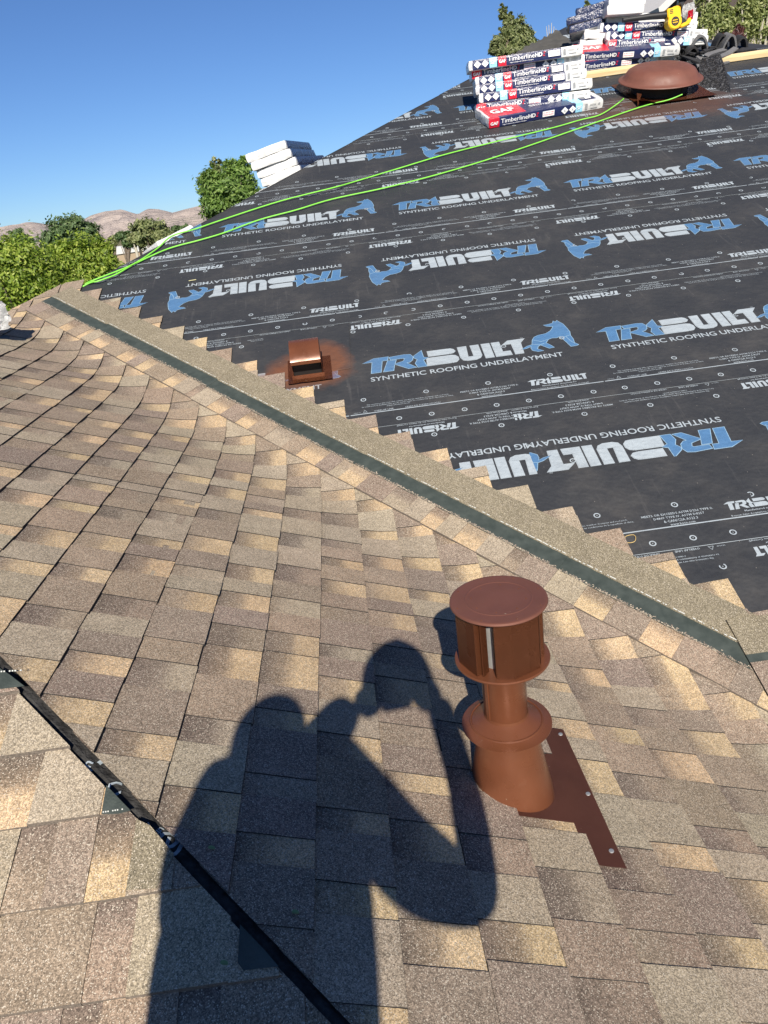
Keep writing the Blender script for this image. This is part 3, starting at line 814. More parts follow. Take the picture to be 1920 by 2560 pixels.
    for k in range(-6, 8):
        for du, dv in ((.681, .489), (.970, .493)):
            if logo: rg(Tph + (du if not flip else -du) + k * PL, dv if not flip else 1.0094 - dv)
    ob_ = []
    for vv, wd, ph in ((GG, .0052, Tph - .095), (SS, .0045, Tph + .4)):
        if vv == GG and not bottom: continue
        if vv == SS and not top: continue
        for k in range(-8, 9):
            a, b = ph + k * PL + .004, ph + (k + 1) * PL - .003
            pl = [(a, vv - wd / 2), (b, vv - wd / 2), (b, vv + wd / 2), (a, vv + wd / 2)]
            for q in lims + [(0, 1, L - .0005)]: 
                if pl: pl = poly_clip(pl, *q)
            if len(pl) >= 3: R.poly(pl, 0, .0012)
    if R.v: mk('printed_nail_marks', R.bm(), [M_PG], sh, Mt)
    return sh
def sv_of(px, py): return (onA(px, py).y - Y0) / CP
# lowest visible sheet, then upwards
sheet(VA - SS, VA + .01, 2.28, True, bottom=False, logo=False)
sheet(VA, VA + .62, .570 + .0, False, top=False, logo=False)          # plain strip below the cut edge
seam = ((onA(1292, 1060).x, (onA(1292, 1060).y - Y0) / CP), (onA(1370, 1250).x, (onA(1370, 1250).y - Y0) / CP))
vc = .180
(sx0, sy0), (sx1, sy1) = seam
sa, sb = (sy0 - sy1), (sx1 - sx0); sc_ = sa * sx0 + sb * sy0
def shifted(T_, flip, sl, sr, hb):
    # a sheet whose lower part has been cut off: same print, lower limit at vc
    return T_
def cut_sheet(Tph, side, hb):
    a, b, c = (sa, sb, sc_ - sb * VA)
    lim = (a, b, c) if side < 0 else (-a, -b, -c)
    return sheet(VA, VA + SS, Tph, True, hbot=hb, bottom=False, seamL=lim, seamR=(0, -1, -(vc - VA) - .0), name='underlayment_sheet')
cut_sheet(1.156, -1 if sa > 0 else 1, .0056); cut_sheet(1.514, 1 if sa > 0 else -1, .0046)
sheet(VA + SS, VA + 2 * SS, .073, False)
sheet(VA + 2 * SS, VA + 3 * SS, 1.212, True)
sheet(VA + 3 * SS, VA + 4 * SS, .436, False)
sheet(VA + 4 * SS, VA + 5 * SS, .652, True)
sheet(VA + 5 * SS, VA + 6 * SS, onA(1808, 187).x - 0, False)
sheet(VA + 6 * SS, VA + 7 * SS, 1.3, True)
sheet(VA + 7 * SS, VA + 8 * SS, .9, False)
# far slope underlayment
slab('underlayment_sheet', [(XR - .3, PY_ + .9, zD(XR - .3) + .01)] + [(HIPL * 0 + x, x + HIPL + .0, zD(x) + .006) for x in (XR + .25, AX)] + [(AX, AY + 6, zD(AX) + .006 if False else zA(AY) + .006), (XR - 2, AY + 6, zD(XR - 2) + .006), (XR - 2, PY_ + .9, zD(XR - 2) + .006)], M_UL, .01)
# letters showing on the folded strip along the hip
HP = Print()
for s_, px, py, hgt, rot in (('r', 0, 0, .02, 0),): pass
def hip_text(s, a, d, hgt, wid=None, rot=0., bold=.02):
    vs, fs = text_mesh(s, wid, hgt, bold, 2, 'CENTER'); b = len(HP.v)
    for (x, y) in vs:
        X = x * cos(rot) - y * sin(rot); Y = x * sin(rot) + y * cos(rot)
        HP.v.append(tuple(fH(a + X / 1.414, d + Y, -.0035)))
    HP.f.extend(tuple(i + b for i in f) for f in fs); HP.m.extend([0] * len(fs))
def hipa(px, py): q = onB(px, py); return q.x
for s, px, py, d, h, r in (('I', 243, 1890, -.012, .05, .2), ('C', 306, 1945, -.012, .03, .9), ('I', 362, 2020, -.016, .045, .1), ('Acqu', 372, 2040, -.014, .013, -1.35), ('ufact', 392, 2062, -.006, .013, -1.35), ('O', 428, 2085, -.01, .035, .6), ('U', 440, 2110, -.012, .034, .6), ('u', 226, 1885, -.008, .014, -1.2)):
    hip_text(s, hipa(px, py), d, h, None, r)
bmx = HP.bm(); mk('printed_lettering', bmx, M_PG, hipstrip)

# patch of underlayment around the small vent
def Apoly(pts, n): return [A2W(*((onA(*p).x, (onA(*p).y - Y0) / CP)), n) for p in pts]
bm = bmesh.new(); f = bm.faces.new([bm.verts.new(p) for p in Apoly([(658, 846), (872, 815), (878, 922), (842, 928), (770, 944), (674, 952), (668, 940)], .0075)])
e = bmesh.ops.extrude_face_region(bm, geom=[f]); bmesh.ops.translate(bm, vec=(0, 0, -.0035), verts=[v for v in e['geom'] if isinstance(v, bmesh.types.BMVert)])
bmesh.ops.recalc_face_normals(bm, faces=bm.faces[:])
mk('underlayment_patch', bm, M_UL, house)
# wrinkled piece of underlayment near the top of the hip
bm = bmesh.new(); G = []
for i in range(40):
    r_ = []
    for j in range(16):
        x = 1.55 + (2.6 - 1.55) * i / 39; y = x + HIPL - .02 - .75 * j / 15
        h = .02 + .012 * sin((x * 3 + y * 1.7) * 16 + 2 * noise.noise(Vector((x * 3, y * 3, 0)))) + .02 * noise.noise(Vector((x * 6, y * 6, 3)))
        r_.append(bm.verts.new((x, y, zA(y) + max(.012, h) + .006)))
    G.append(r_)
for i in range(39):
    for j in range(15): f = bm.faces.new((G[i][j], G[i + 1][j], G[i + 1][j + 1], G[i][j + 1])); f.smooth = True
tag(mk('loose_underlayment', bm, simple('dusty_black_underlayment', (.062, .06, .055), .8, var=.3, sc=8, bump=.006, bs=30)), 'wrinkled loose grey underlayment behind the front bundle stack by the roof edge', 'underlayment')
# ================================================================== METAL VENTS
zv = zB(VENT.x)
MV = T(VENT.x, VENT.y, zv)
vt = thing('pipe_vent', 'tall brown sheet metal pipe vent with louvred round cap in the foreground shingles', 'roof vent', MV)
bm = bmesh.new()
prof = [(.1, -.055), (.0935, -.03), (.0905, 0), (.062, .152), (.058, .166)]
lathe(bm, prof, 56); mk('flashing_cone', bm, M_BR, vt, MV, True)
bm = bmesh.new()
lathe(bm, [(.0458, .201), (.0472, .195), (.055, .1895), (.0735, .1795), (.0745, .1812), (.0768, .1808), (.0778, .1782), (.0935, .1712), (.0947, .1712), (.0947, .1695), (.0925, .1695), (.06, .174), (.046, .179)], 64); mk('storm_collar', bm, M_BR, vt, MV, True)
bm = bmesh.new()
lathe(bm, [(.0455, .12), (.0455, .300), (.0478, .304), (.0478, .309), (.0455, .313), (.0455, .352)], 48); mk('flue_pipe', bm, M_BR, vt, MV, True)
bm = bmesh.new(); box(bm, -.0045, .0045, -.0475, -.045, .2, .33); mk('pipe_seam', bm, M_BR, vt, MV @ RZ(radians(-62)))
bm = bmesh.new()
lathe(bm, [(.046, .318), (.056, .326), (.062, .333), (.092, .3345), (.0955, .3335), (.0965, .336), (.0955, .3392), (.0, .3395)], 64); mk('lower_ring', bm, M_BR, vt, MV, True)
bm = bmesh.new()
lathe(bm, [(.052, .338), (.052, .466)], 40); mk('inner_sleeve', bm, M_GALV, vt, MV, True)
for i in range(4):                              # bent louvre panels with open slots between them
    Mr = MV @ RZ(radians(90 * i - 76))
    def pt(ang, rr, z): return (rr * cos(ang), rr * sin(ang), z)
    A = [(-.66, .0700), (-.58, .0840), (-.20, .0885), (-.19, .0885), (.24, .0840), (.54, .0885), (.62, .0730)]
    bm = bmesh.new()
    lo = [bm.verts.new(pt(x, q, .340)) for x, q in A]; hi = [bm.verts.new(pt(x, q, .4665)) for x, q in A]
    for k in range(6): bm.faces.new((lo[k], lo[k + 1], hi[k + 1], hi[k]))
    bmesh.ops.solidify(bm, geom=bm.faces[:], thickness=.0012)
    mk('louvre', bm, M_BR, vt, Mr)
    bm = bmesh.new()
    V_ = ((.655, .084), (.69, .084), (.71, .064))
    lo = [bm.verts.new(pt(x, q, .340)) for x, q in V_]; hi = [bm.verts.new(pt(x, q, .4665)) for x, q in V_]
    for k in range(2): bm.faces.new((lo[k], lo[k + 1], hi[k + 1], hi[k]))
    bmesh.ops.solidify(bm, geom=bm.faces[:], thickness=.0012)
    mk('slot_vane', bm, M_BR, vt, Mr)
bm = bmesh.new()
lathe(bm, [(.0, .4655), (.092, .4655), (.0945, .464), (.0965, .4665), (.0955, .4703), (.0935, .4712), (.090, .4712), (.068, .4712), (.0662, .4712), (.0650, .4719), (.0638, .4712), (.062, .4712), (.04, .4712), (.0001, .4712)], 72)
mk('cap_lid', bm, M_BR2, vt, MV, True)
bm = bmesh.new()
for n_, rr in ((8, .086), (8, .054)):
    for i in range(n_):
        a = 2 * pi * i / n_ + (.2 if rr > .06 else .5)
        lathe(bm, [(.0016, .4710), (.0012, .4722), (.0001, .4725)], 8, T(rr * cos(a), rr * sin(a), 0))
q = mk('rivets', bm, M_BR, vt, MV); q['kind'] = 'stuff'
# flashing plate: over the lower courses, under the upper one
bm = bmesh.new()
def plate(x, y): return Vector((x, y, zB(x) + (.0058 + (x - .2) / .21 * .0075) / CP))
nx, ny = 8, 12; G = []
for i in range(nx + 1):
    G.append([bm.verts.new(plate(.12 + (.412 - .12) * i / nx, (1.052 + (1.478 - 1.052) * j / ny) + 0) + Vector((0, 0, .0006 * noise.noise(Vector((i * .7, j * .6, 2)))))) for j in range(ny + 1)])
for i in range(nx):
    for j in range(ny):
        if i < 6 and (j < 3 or j > 8): continue
        bm.faces.new((G[i][j], G[i + 1][j], G[i + 1][j + 1], G[i][j + 1]))
bmesh.ops.solidify(bm, geom=bm.faces[:], thickness=.001)
mk('flashing_plate', bm, M_BR2, vt)
for x, y in ((.395, 1.092), (.40, 1.252), (.398, 1.455)):
    p = plate(x, y); bm = bmesh.new(); lathe(bm, [(.0055, .0015), (.005, .0028), (.0001, .0032)], 12, T(*p)); mk('nail_head', bm, M_GALV, vt)

# small gooseneck vent on the underlayment
pc = onA(772, 935); MU = MA @ T(pc.x, (pc.y - Y0) / CP, 0)
gv = thing('gooseneck_vent', 'small brown box vent with dark open mouth in a patch of brown overspray', 'roof vent', MU)
bm = bmesh.new(); pr = [(.085, .0), (.09, .05), (.09, .120), (.08, .142), (.055, .157), (.02, .160), (-.03, .152), (-.066, .136), (-.078, .124), (-.080, .108)]
hw = .068
L_ = [bm.verts.new((-hw, a, b)) for a, b in pr]; R_ = [bm.verts.new((hw, a, b)) for a, b in pr]
for i in range(len(pr) - 1): f = bm.faces.new((L_[i], R_[i], R_[i + 1], L_[i + 1])); f.smooth = True
lc = bm.verts.new((-hw, -.045, .085)); rc = bm.verts.new((hw, -.045, .085)); l0 = bm.verts.new((-hw, -.04, 0)); r0 = bm.verts.new((hw, -.04, 0))
bm.faces.new(L_ + [lc, l0]); bm.faces.new((R_ + [rc, r0])[::-1])
bmesh.ops.triangulate(bm, faces=[f for f in bm.faces if len(f.verts) > 4]); bmesh.ops.solidify(bm, geom=bm.faces[:], thickness=.0015)
mk('hood', bm, M_BR, gv, MU)
bm = bmesh.new(); box(bm, -.0655, .0655, -.038, .08, 0, .10); mk('throat', bm, M_DKIN, gv, MU)
bm = bmesh.new(); box(bm, -.077, .077, -.047, -.038, .006, .026, bev=.002); mk('front_rim', bm, M_BR, gv, MU)
bm = bmesh.new()
G = []
for i in range(11):
    G.append([bm.verts.new((-.098 + .21 * i / 10, -.085 + .21 * j / 6, .0085 + (.006 if j == 0 else .001) + .003 * noise.noise(Vector((i * .5, j, 4))))) for j in range(7)])
for i in range(10):
    for j in range(6): bm.faces.new((G[i][j], G[i + 1][j], G[i + 1][j + 1], G[i][j + 1]))
bmesh.ops.solidify(bm, geom=bm.faces[:], thickness=.0012); mk('base_flange', bm, M_BR, gv, MU)

# large mushroom vent
hc = .085
pc = onA(1651, 200, hc); uc, vc_ = pc.x + SP * 0, (pc.y - Y0) / CP
pb = MA.inverted() @ pc; MG = MA @ T(pb.x, pb.y, 0)
lv = thing('attic_vent', 'large brown domed attic vent standing high on the black main slope', 'roof vent', MG)
MGt = MG @ RX(radians(-3))
bm = bmesh.new()
lathe(bm, [(.25, hc - .004), (.305, hc - .004), (.322, hc), (.328, hc + .006), (.324, hc + .012), (.304, hc + .018), (.290, hc + .028), (.278, hc + .048), (.258, hc + .074), (.222, hc + .094), (.165, hc + .104), (.09, hc + .107), (.0001, hc + .108)], 80)
mk('dome', bm, M_BR3, lv, MGt, True)
bm = bmesh.new(); lathe(bm, [(.222, 0), (.218, .02), (.215, hc + .01)], 64); mk('drum', bm, M_DKIN, lv, MG, True)
bm = bmesh.new()
for i in range(12): a = 2 * pi * i / 12; box(bm, -.004, .004, .2145, .2195, .02, hc, M=RZ(a))
q = mk('drum_bracket', bm, M_DKIN, lv, MG); q['kind'] = 'stuff'
bm = bmesh.new(); G = []
for i in range(21):
    row = []
    for j in range(15):
        x = -.29 + .62 * i / 20; y = -.33 + .62 * j / 14
        z = .012 + .02 * max(0, 1 - j / 2.5) * (.5 + .5 * noise.noise(Vector((x * 5, 0, 2)))) + .004 * noise.noise(Vector((x * 7, y * 7, 1)))
        if i < 4 and j < 3: z += .05 * (4 - i) / 4 * (3 - j) / 3
        row.append(bm.verts.new((x, y, z)))
    G.append(row)
for i in range(20):
    for j in range(14): f = bm.faces.new((G[i][j], G[i + 1][j], G[i + 1][j + 1], G[i][j + 1])); f.smooth = True
bmesh.ops.solidify(bm, geom=bm.faces[:], thickness=.0015); mk('base_flange', bm, M_BR, lv, MG @ RZ(radians(3)))
bm = bmesh.new()
vs = [bm.verts.new(p) for p in ((-.29, -.32, .01), (-.255, -.25, .02), (-.235, -.23, .07), (-.285, -.25, .085))]
bm.faces.new(vs); bmesh.ops.solidify(bm, geom=bm.faces[:], thickness=.0015); mk('bent_corner', bm, M_BR, lv, MG)

# ================================================================== SHINGLE BUNDLES
def bundle_mesh(name, L, W, H, design, seed, wr=1.0):
    """wrinkled plastic-wrapped pack; design picks where each colour of the wrapper lies"""
    rnd = random.Random(seed)
    fz = {1: [(0, 'S'), (.035, 'N'), (.185, 'L'), (.25, 'N'), (.262, 'R'), (.332, 'N'), (.812, 'W')],
          2: [(0, 'R'), (.09, 'N'), (.757, 'L'), (.818, 'W')], 3: [(0, 'W')], 4: [(0, 'D')], 5: [(0, 'W')]}[design]
    tz = {1: [(0, 'S'), (.04, 'W'), (.3, 'N'), (.6, 'W')], 2: [(0, 'S'), (.02, 'R'), (.335, 'N'), (.735, 'L'), (.82, 'N'), (.955, 'W')], 3: [(0, 'W')], 4: [(0, 'D')], 5: [(0, 'W')]}[design]
    if seed % 100 == 1: pass
    xs = sorted(set([round(i / 26, 4) for i in range(27)] + [z[0] for z in fz] + [z[0] for z in tz]))
    ny, nz = 10, 4
    mat = {'S': 0, 'N': 1, 'R': 2, 'L': 3, 'W': 4, 'D': 5}
    def zone(zz, f):
        r = zz[0][1]
        for a, b in zz:
            if f >= a - 1e-6: r = b
        return mat[r]
    bm = bmesh.new(); V = {}
    nx = len(xs) - 1
    def vert(i, j, k):
        key = (i, j, k)
        if key in V: return V[key]
        fx, fy, fz_ = xs[i], j / ny, k / nz
        x, y, z = fx * L, fy * W, fz_ * H
        # soft shoulders
        e = min(fx, 1 - fx) * L; r = .014
        def rnd_(t, n_): return 0 if 0 < t < n_ else 1
        cnr = rnd_(j, ny) + rnd_(k, nz) + rnd_(i, nx)
        if cnr >= 2:
            sh = .0022 if cnr == 2 else .004
            if i in (0, nx): x += sh if i == 0 else -sh
            if j in (0, ny): y += sh if j == 0 else -sh
            if k in (0, nz): z += sh if k == 0 else -sh
        endf = exp(-e / .035) * (1.0 if design != 3 else .5)
        a = (.0011 + .0038 * endf) * wr
        if j == 0: a *= .6 if endf < .2 else 1
        p = Vector((x * 14 + seed * 3.1, y * 14, z * 30)); nzv = noise.noise_vector(p) + .5 * noise.noise_vector(p * 2.3)
        v = Vector((x, y, z)) + nzv * a
        bulge = .0008 * sin(pi * fz_)
        if j == 0: v.y -= bulge
        if j == ny: v.y += bulge
        if i == 0: v.x -= 2 * bulge
        if i == nx: v.x += 2 * bulge
        V[key] = bm.verts.new(v); return V[key]
    def face(ks, m):
        f = bm.faces.new([vert(*k) for k in ks]); f.material_index = m; f.smooth = True
    end_m = {1: 0, 2: 0, 3: 4, 4: 5, 5: 0}[design]
    for i in range(nx):
        fm = (xs[i] + xs[i + 1]) / 2
        for k in range(nz):
            face([(i, 0, k), (i + 1, 0, k), (i + 1, 0, k + 1), (i, 0, k + 1)], zone(fz, fm))
            face([(i + 1, ny, k), (i, ny, k), (i, ny, k + 1), (i + 1, ny, k + 1)], zone(fz, fm))
        for j in range(ny):
            mt = zone(tz, fm)
            if design in (1, 2) and j == 0: mt = zone(fz, fm)
            face([(i, j, nz), (i + 1, j, nz), (i + 1, j + 1, nz), (i, j + 1, nz)], mt)
            face([(i, j + 1, 0), (i + 1, j + 1, 0), (i + 1, j, 0), (i, j, 0)], 4)
    for j in range(ny):
        for k in range(nz):
            face([(0, j + 1, k), (0, j, k), (0, j, k + 1), (0, j + 1, k + 1)], end_m)
            face([(nx, j, k), (nx, j + 1, k), (nx, j + 1, k + 1), (nx, j, k + 1)], {1: 4, 2: 4, 3: 4, 4: 5, 5: 5}[design])
    me = bpy.data.meshes.new(name); bm.to_mesh(me); bm.free()
    for m in (M_SIL, M_NAVY, M_RED, M_LB, M_WH, M_DKW): me.materials.append(m)
    return me
BMATS = [M_SIL, M_NAVY, M_RED, M_LB, M_WH, M_DKW]
BL, BW, BH = .98, .34, .085
def front_print(design):
    P = Print(); W_, R_, K_, G_ = 0, 1, 2, 3; H = BH
    def diamonds(x):
        for k in range(2):
            c = x + k * .067; P.poly([(c, H / 2 - .031), (c + .031, H / 2), (c, H / 2 + .031), (c - .031, H / 2)], W_)
            P.poly([(c - .009, H / 2 - .008), (c + .009, H / 2 - .008), (c, H / 2 + .010)], G_, .0004)
            P.poly([(c - .014, H / 2 - .014), (c + .014, H / 2 - .014), (c + .012, H / 2 - .0115), (c - .012, H / 2 - .0115)], G_, .0004)
    def tl(x, w_):
        P.add(text_mesh('Timberline', w_ * .70, .038, .004), x, .033, W_); P.add(text_mesh('HD', w_ * .19, .034, .028), x + w_ * .715, .034, W_)
        P.add(text_mesh('Z', w_ * .075, .034, .012, shear=.25), x + w_ * .915, .034, R_)
        P.add(text_mesh('High Definition® Lifetime Shingles', w_ * .62, .011, .012, 1), x + w_ * .05, .013, W_)
    def label(x):
        P.poly([(x, .02), (x + .10, .02), (x + .10, .068), (x, .068)], W_)
        P.add(text_mesh('DO NOT DOUBLE', .088, .012, .02, 1), x + .006, .048, R_, .0004); P.add(text_mesh('STACK PALLETS', .088, .012, .02, 1), x + .006, .029, R_, .0004)
    def white_end(x):
        for i in range(5): P.poly([(x + .012, .02 + i * .010), (x + .034, .02 + i * .010), (x + .034, .0265 + i * .010), (x + .012, .0265 + i * .010)], G_)
        for k in range(7): P.poly([(x + .055 + k * .008, .045), (x + .059 + k * .008, .045), (x + .059 + k * .008, .060), (x + .055 + k * .008, .060)], G_)
        P.poly([(x + .06, .022), (x + .12, .022), (x + .12, .028), (x + .06, .028)], G_); P.ring(x + .135, .053, .0, .008, G_)
    if design == 1:
        diamonds(.077); P.add(text_mesh('SF', .04, .03, .02), .192, .03, W_); P.add(text_mesh('GAF', .056, .028, .03), .2635, .028, W_, .0004); tl(.34, .325); label(.685); white_end(.80)
    elif design == 2:
        P.add(text_mesh('GAF', .065, .028, .03), .012, .028, W_); tl(.10, .325); label(.455); diamonds(.645); P.add(text_mesh('SF', .04, .03, .02), .75, .03, W_); white_end(.81)
    return P.mesh('wrapper_print', [M_PW, M_PR, M_INK, M_PGY])
FP = {1: front_print(1), 2: front_print(2)}
def top_print():
    P = Print()
    P.add(text_mesh('GAF', .20, .10, .03), .065, .10, 0)
    P.add(text_mesh('Timberline', .24, .05, .006), .37, .20, 0); P.add(text_mesh('HD', .065, .045, .03), .615, .203, 0); P.add(text_mesh('Z', .028, .045, .02), .684, .203, 1)
    P.add(text_mesh('Shingles', .25, .055, -.002), .39, .10, 2 if False else 0)
    c = (.762, .215)
    P.poly([(c[0] - .09, c[1]), (c[0], c[1] - .09), (c[0] + .09, c[1]), (c[0], c[1] + .09)], 0); P.poly([(c[0] - .078, c[1]), (c[0], c[1] - .078), (c[0] + .078, c[1]), (c[0], c[1] + .078)], 4, .0003)
    P.ring(c[0], c[1], .012, .03, 0, .0006)
    P.poly([(.85, .06), (.90, .06), (.90, .11), (.85, .11)], 0); P.add(text_mesh('Beauty', .07, .03, .01), .905, .07, 0) if False else None
    for cx in (.89, .95): P.poly([(cx, .21), (cx + .03, .24), (cx, .27), (cx - .03, .24)], 0)
    return P.mesh('top_print', [M_PW, M_PR, M_LB, M_PGY, M_NAVY])
TP = top_print()
BN = [0]
BMESH = {}
def bundle(design, M, label, group, L=BL, W=BW, H=BH, wr=1, topp=False, prints=True):
    BN[0] += 1; sd = BN[0]
    b = thing('shingle_bundle', label, 'shingle bundle', M, group)
    me = bundle_mesh('wrapper', L, W, H, design, sd * 7, wr); me.name = 'wrapper'
    mk('wrapper', me, BMATS, b, M)
    if design in FP and prints:
        S_ = Matrix.Diagonal((L / BL, 1, 1, 1)) if False else Matrix.Identity(4)
        mk('wrapper_print', FP[design], None, b, M @ T(0, -.0055, 0) @ RX(pi / 2) @ Matrix.Diagonal((L / BL, H / BH, 1, 1)))
        if topp: mk('top_print', TP, None, b, M @ T(0, 0, H + .004) @ Matrix.Diagonal((L / BL, W / BW, 1, 1)))
    return b
def place(p0, p1, h):
    """front-bottom edge of a pack from pixel p0 to p1 at height h over the main slope"""
    a = MA.inverted() @ onA(*p0, h); b = MA.inverted() @ onA(*p1, h)
    d = b - a; yaw = atan2(d.y, d.x)
    return MA @ T(a.x, a.y, h) @ RZ(yaw)
gF = 'wrapped shingle bundles in the front stack on the black slope'
lv_ = [((1222, 323), (1508, 270), 2, 'lowest bundle of the front stack, pulled forward so its red and navy top shows'),
       ((1191, 285), (1476, 248), 2, 'second bundle from the bottom of the front stack, red square at its left end'),
       ((1199, 259), (1482, 219), 1, 'third bundle from the bottom of the front stack, its white end sticking out furthest right'),
       ((1190, 238), (1467, 196), 1, 'middle bundle of the front stack, with three bundles below and three above'),
       ((1189, 218), (1463, 174), 1, 'fifth bundle from the bottom of the front stack, under the recessed shaded one'),
       ((1180, 200), (1462, 160), 2, 'recessed shaded bundle just under the top one of the front stack'),
       ((1172, 178), (1458, 136), 1, 'topmost bundle of the front stack, overhanging left with a square white end')]
fr = []
def place2(p0, p1, Ya, Yb, tilt=0):
    a = at(*p0, Ya); b = at(*p1, Yb); X = (b - a).normalized(); Y = ZU.cross(X).normalized()
    Y = (Y * cos(tilt) + ZU * sin(tilt)); Z = X.cross(Y).normalized(); Y = Z.cross(X)
    M = Matrix(((X.x, Y.x, Z.x, a.x), (X.y, Y.y, Z.y, a.y), (X.z, Y.z, Z.z, a.z), (0, 0, 0, 1)))
    return M, (b - a).length
for i, (a, b, d, lab) in enumerate(lv_):
    if i == 0:
        Mq = place(a, b, .004); Lq = .955
    else: Mq, Lq = place2(a, b, 6.60 + (0, 0, -.01, .0, .0, .05, -.01)[i], 6.50 + (0, 0, -.02, -.01, .0, .04, -.01)[i], radians(2))
    fr.append(bundle(d, Mq, lab, gF, L=Lq, W=.31, H=.0705, topp=(i == 0)))
gS = 'wrapped shingle bundles in the stack beside the leaf blower'
lv2 = [((1436, 184), (1686, 152), 2, 'lowest bundle of the rear stack, resting against the pine board'),
       ((1435, 158), (1683, 140), 2, 'second bundle up of the rear stack, its white end just above the domed vent'),
       ((1518, 123), (1769, 111), 2, 'third bundle up of the rear stack, its right end beside the black harness'),
       ((1515, 102), (1767, 96), 1, 'bundle directly under the yellow leaf blower'),
       ((1499, 81), (1742, 75), 1, 'navy bundle right behind the yellow leaf blower'),
       ((1517, 59), (1743, 53), 3, 'plain white bundle resting on the navy one behind the leaf blower'),
       ((1517, 38), (1610, 30), 3, 'second plain white bundle from the top of the rear stack'),
       ((1521, 17), (1606, 12), 3, 'topmost plain white bundle of the rear stack, cut by the picture edge')]
sec = []
for i, (a, b, d, lab) in enumerate(lv2):
    if i < 2: Mq = place(a, b, .004 + i * .064); Lq = .90
    elif i >= 6: Mq, _ = place2(a, (a[0] + 100, a[1] - 6), 7.48, 7.44, radians(2)); Lq = .32
    else: Mq, Lq = place2(a, b, 7.50 + (0, 0, .0, .02, .08, .12)[i], 7.42 + (0, 0, .0, .02, .08, .12)[i], radians(2))
    sec.append(bundle(d, Mq, lab, gS, L=Lq, W=.31, H=.0735, topp=(i in (0, 1))))
# crumpled dark bundles lying across the hip behind the rear stack
gD = 'crumpled dark bundles left of the rear stack'
for i, (a, b, d, L_, lab) in enumerate([((1425, 84), (1512, 62), 4, .40, 'lowest crumpled navy bundle sagging over the roof edge left of the rear stack'),
                                   ((1418, 64), (1515, 40), 4, .42, 'middle crumpled navy bundle sagging over the roof edge left of the rear stack'),
                                   ((1440, 42), (1520, 20), 4, .36, 'uppermost crumpled dark bundle leaning against the white ones of the rear stack')]):
    Mq, Lq = place2(a, b, 7.75, 7.65, radians(-4))
    bundle(d, Mq, lab, gD, L=Lq, H=.064, wr=3.2)
for i, (px, py, lab) in enumerate([(1449, 123, 'silver crumpled wrapper end poking out left of the rear stack, lower one'), (1460, 98, 'silver crumpled wrapper end poking out left of the rear stack, upper one')]):
    Mq, Lq = place2((px, py), (px + 58, py - 3), 7.62, 7.58)
    bundle(5, Mq, lab, 'silver wrapper ends left of the rear stack', L=Lq, H=.07, wr=4)
# white stack beyond the left hip
gW = 'white-ended bundles stacked beyond the left roof edge'
pr_ = onA(752, 440)
MW0 = T(pr_.x + .02, pr_.y + .12, pr_.z - .04) @ RY(radians(-11)) @ RZ(radians(-12))
def wbundle(i, dx, dy, lab, tw=0):
    M = MW0 @ T(dx, dy, i * .0625) @ RZ(radians(90 + tw)) @ T(0, 0, 0)
    # length runs away from the camera; ends face it
    b = thing('shingle_bundle', lab, 'shingle bundle', M, gW)
    me = bundle_mesh('wrapper', .92, .32, .0628, 4, 900 + i * 13, 1.1)
    for p in me.polygons:
        if p.center.x < .03: p.material_index = 4
    mk('wrapper', me, BMATS, b, M)
    return b
wbundle(-1, .04, .0, 'lowest bundle of the white stack beyond the left roof edge, mostly hidden', 0)
wbundle(0, .03, .0, 'second bundle up of the white stack beyond the left roof edge', 2)
wbundle(1, -.0, .0, 'third bundle up of the white stack beyond the left roof edge', 0)
wbundle(2, -.015, .01, 'third bundle from the top of the white stack beyond the left roof edge', -2)
wbundle(3, -.03, .0, 'second bundle from the top of the white stack beyond the left roof edge', 1)
wbundle(4, -.045, .0, 'topmost bundle of the white stack beyond the left roof edge', 1)
# loose white wrapper lying down the edge from it
def crumple_sheet(name, pts, label, cat, n=14, amp=.012, mat=None, seed=1, thick=.004, group=None):
    """quad patch p00,p10,p11,p01 with wrinkles"""
    a, b, c, d = [Vector(p) for p in pts]; bm = bmesh.new(); G = []
    nrm = (b - a).cross(d - a).normalized()
    for i in range(n + 1):
        r = []
        for j in range(n + 1):
            u, v = i / n, j / n; p = a * (1 - u) * (1 - v) + b * u * (1 - v) + c * u * v + d * (1 - u) * v
            q = Vector((u * 4 + seed, v * 4, seed)); p = p + nrm * amp * (noise.noise(q) + .6 * noise.noise(q * 2.3)) + noise.noise_vector(q * 1.7) * amp * .5
            r.append(bm.verts.new(p))
        G.append(r)
    for i in range(n):
        for j in range(n): f = bm.faces.new((G[i][j], G[i + 1][j], G[i + 1][j + 1], G[i][j + 1])); f.smooth = True
    bmesh.ops.solidify(bm, geom=bm.faces[:], thickness=thick)
    o = mk(name, bm, mat or M_WH); 
    if label: tag(o, label, cat, group)
    return o
def hipA(px, py, dn=0, up=0):
    q = onA(px, py); s = (q.y - HIPL - q.x) / 2      # shift onto the hip line
    return Vector((q.x - dn * .707, q.y + dn * .707, q.z - dn * .28 + up))
crumple_sheet('plastic_wrapper', [at(612, 504, 5.74), at(735, 450, 6.06), at(728, 443, 6.12), at(648, 478, 5.92)], 'white plastic wrapper hanging from the foot of the white stack along the roof edge', 'wrapper', 16, .012)
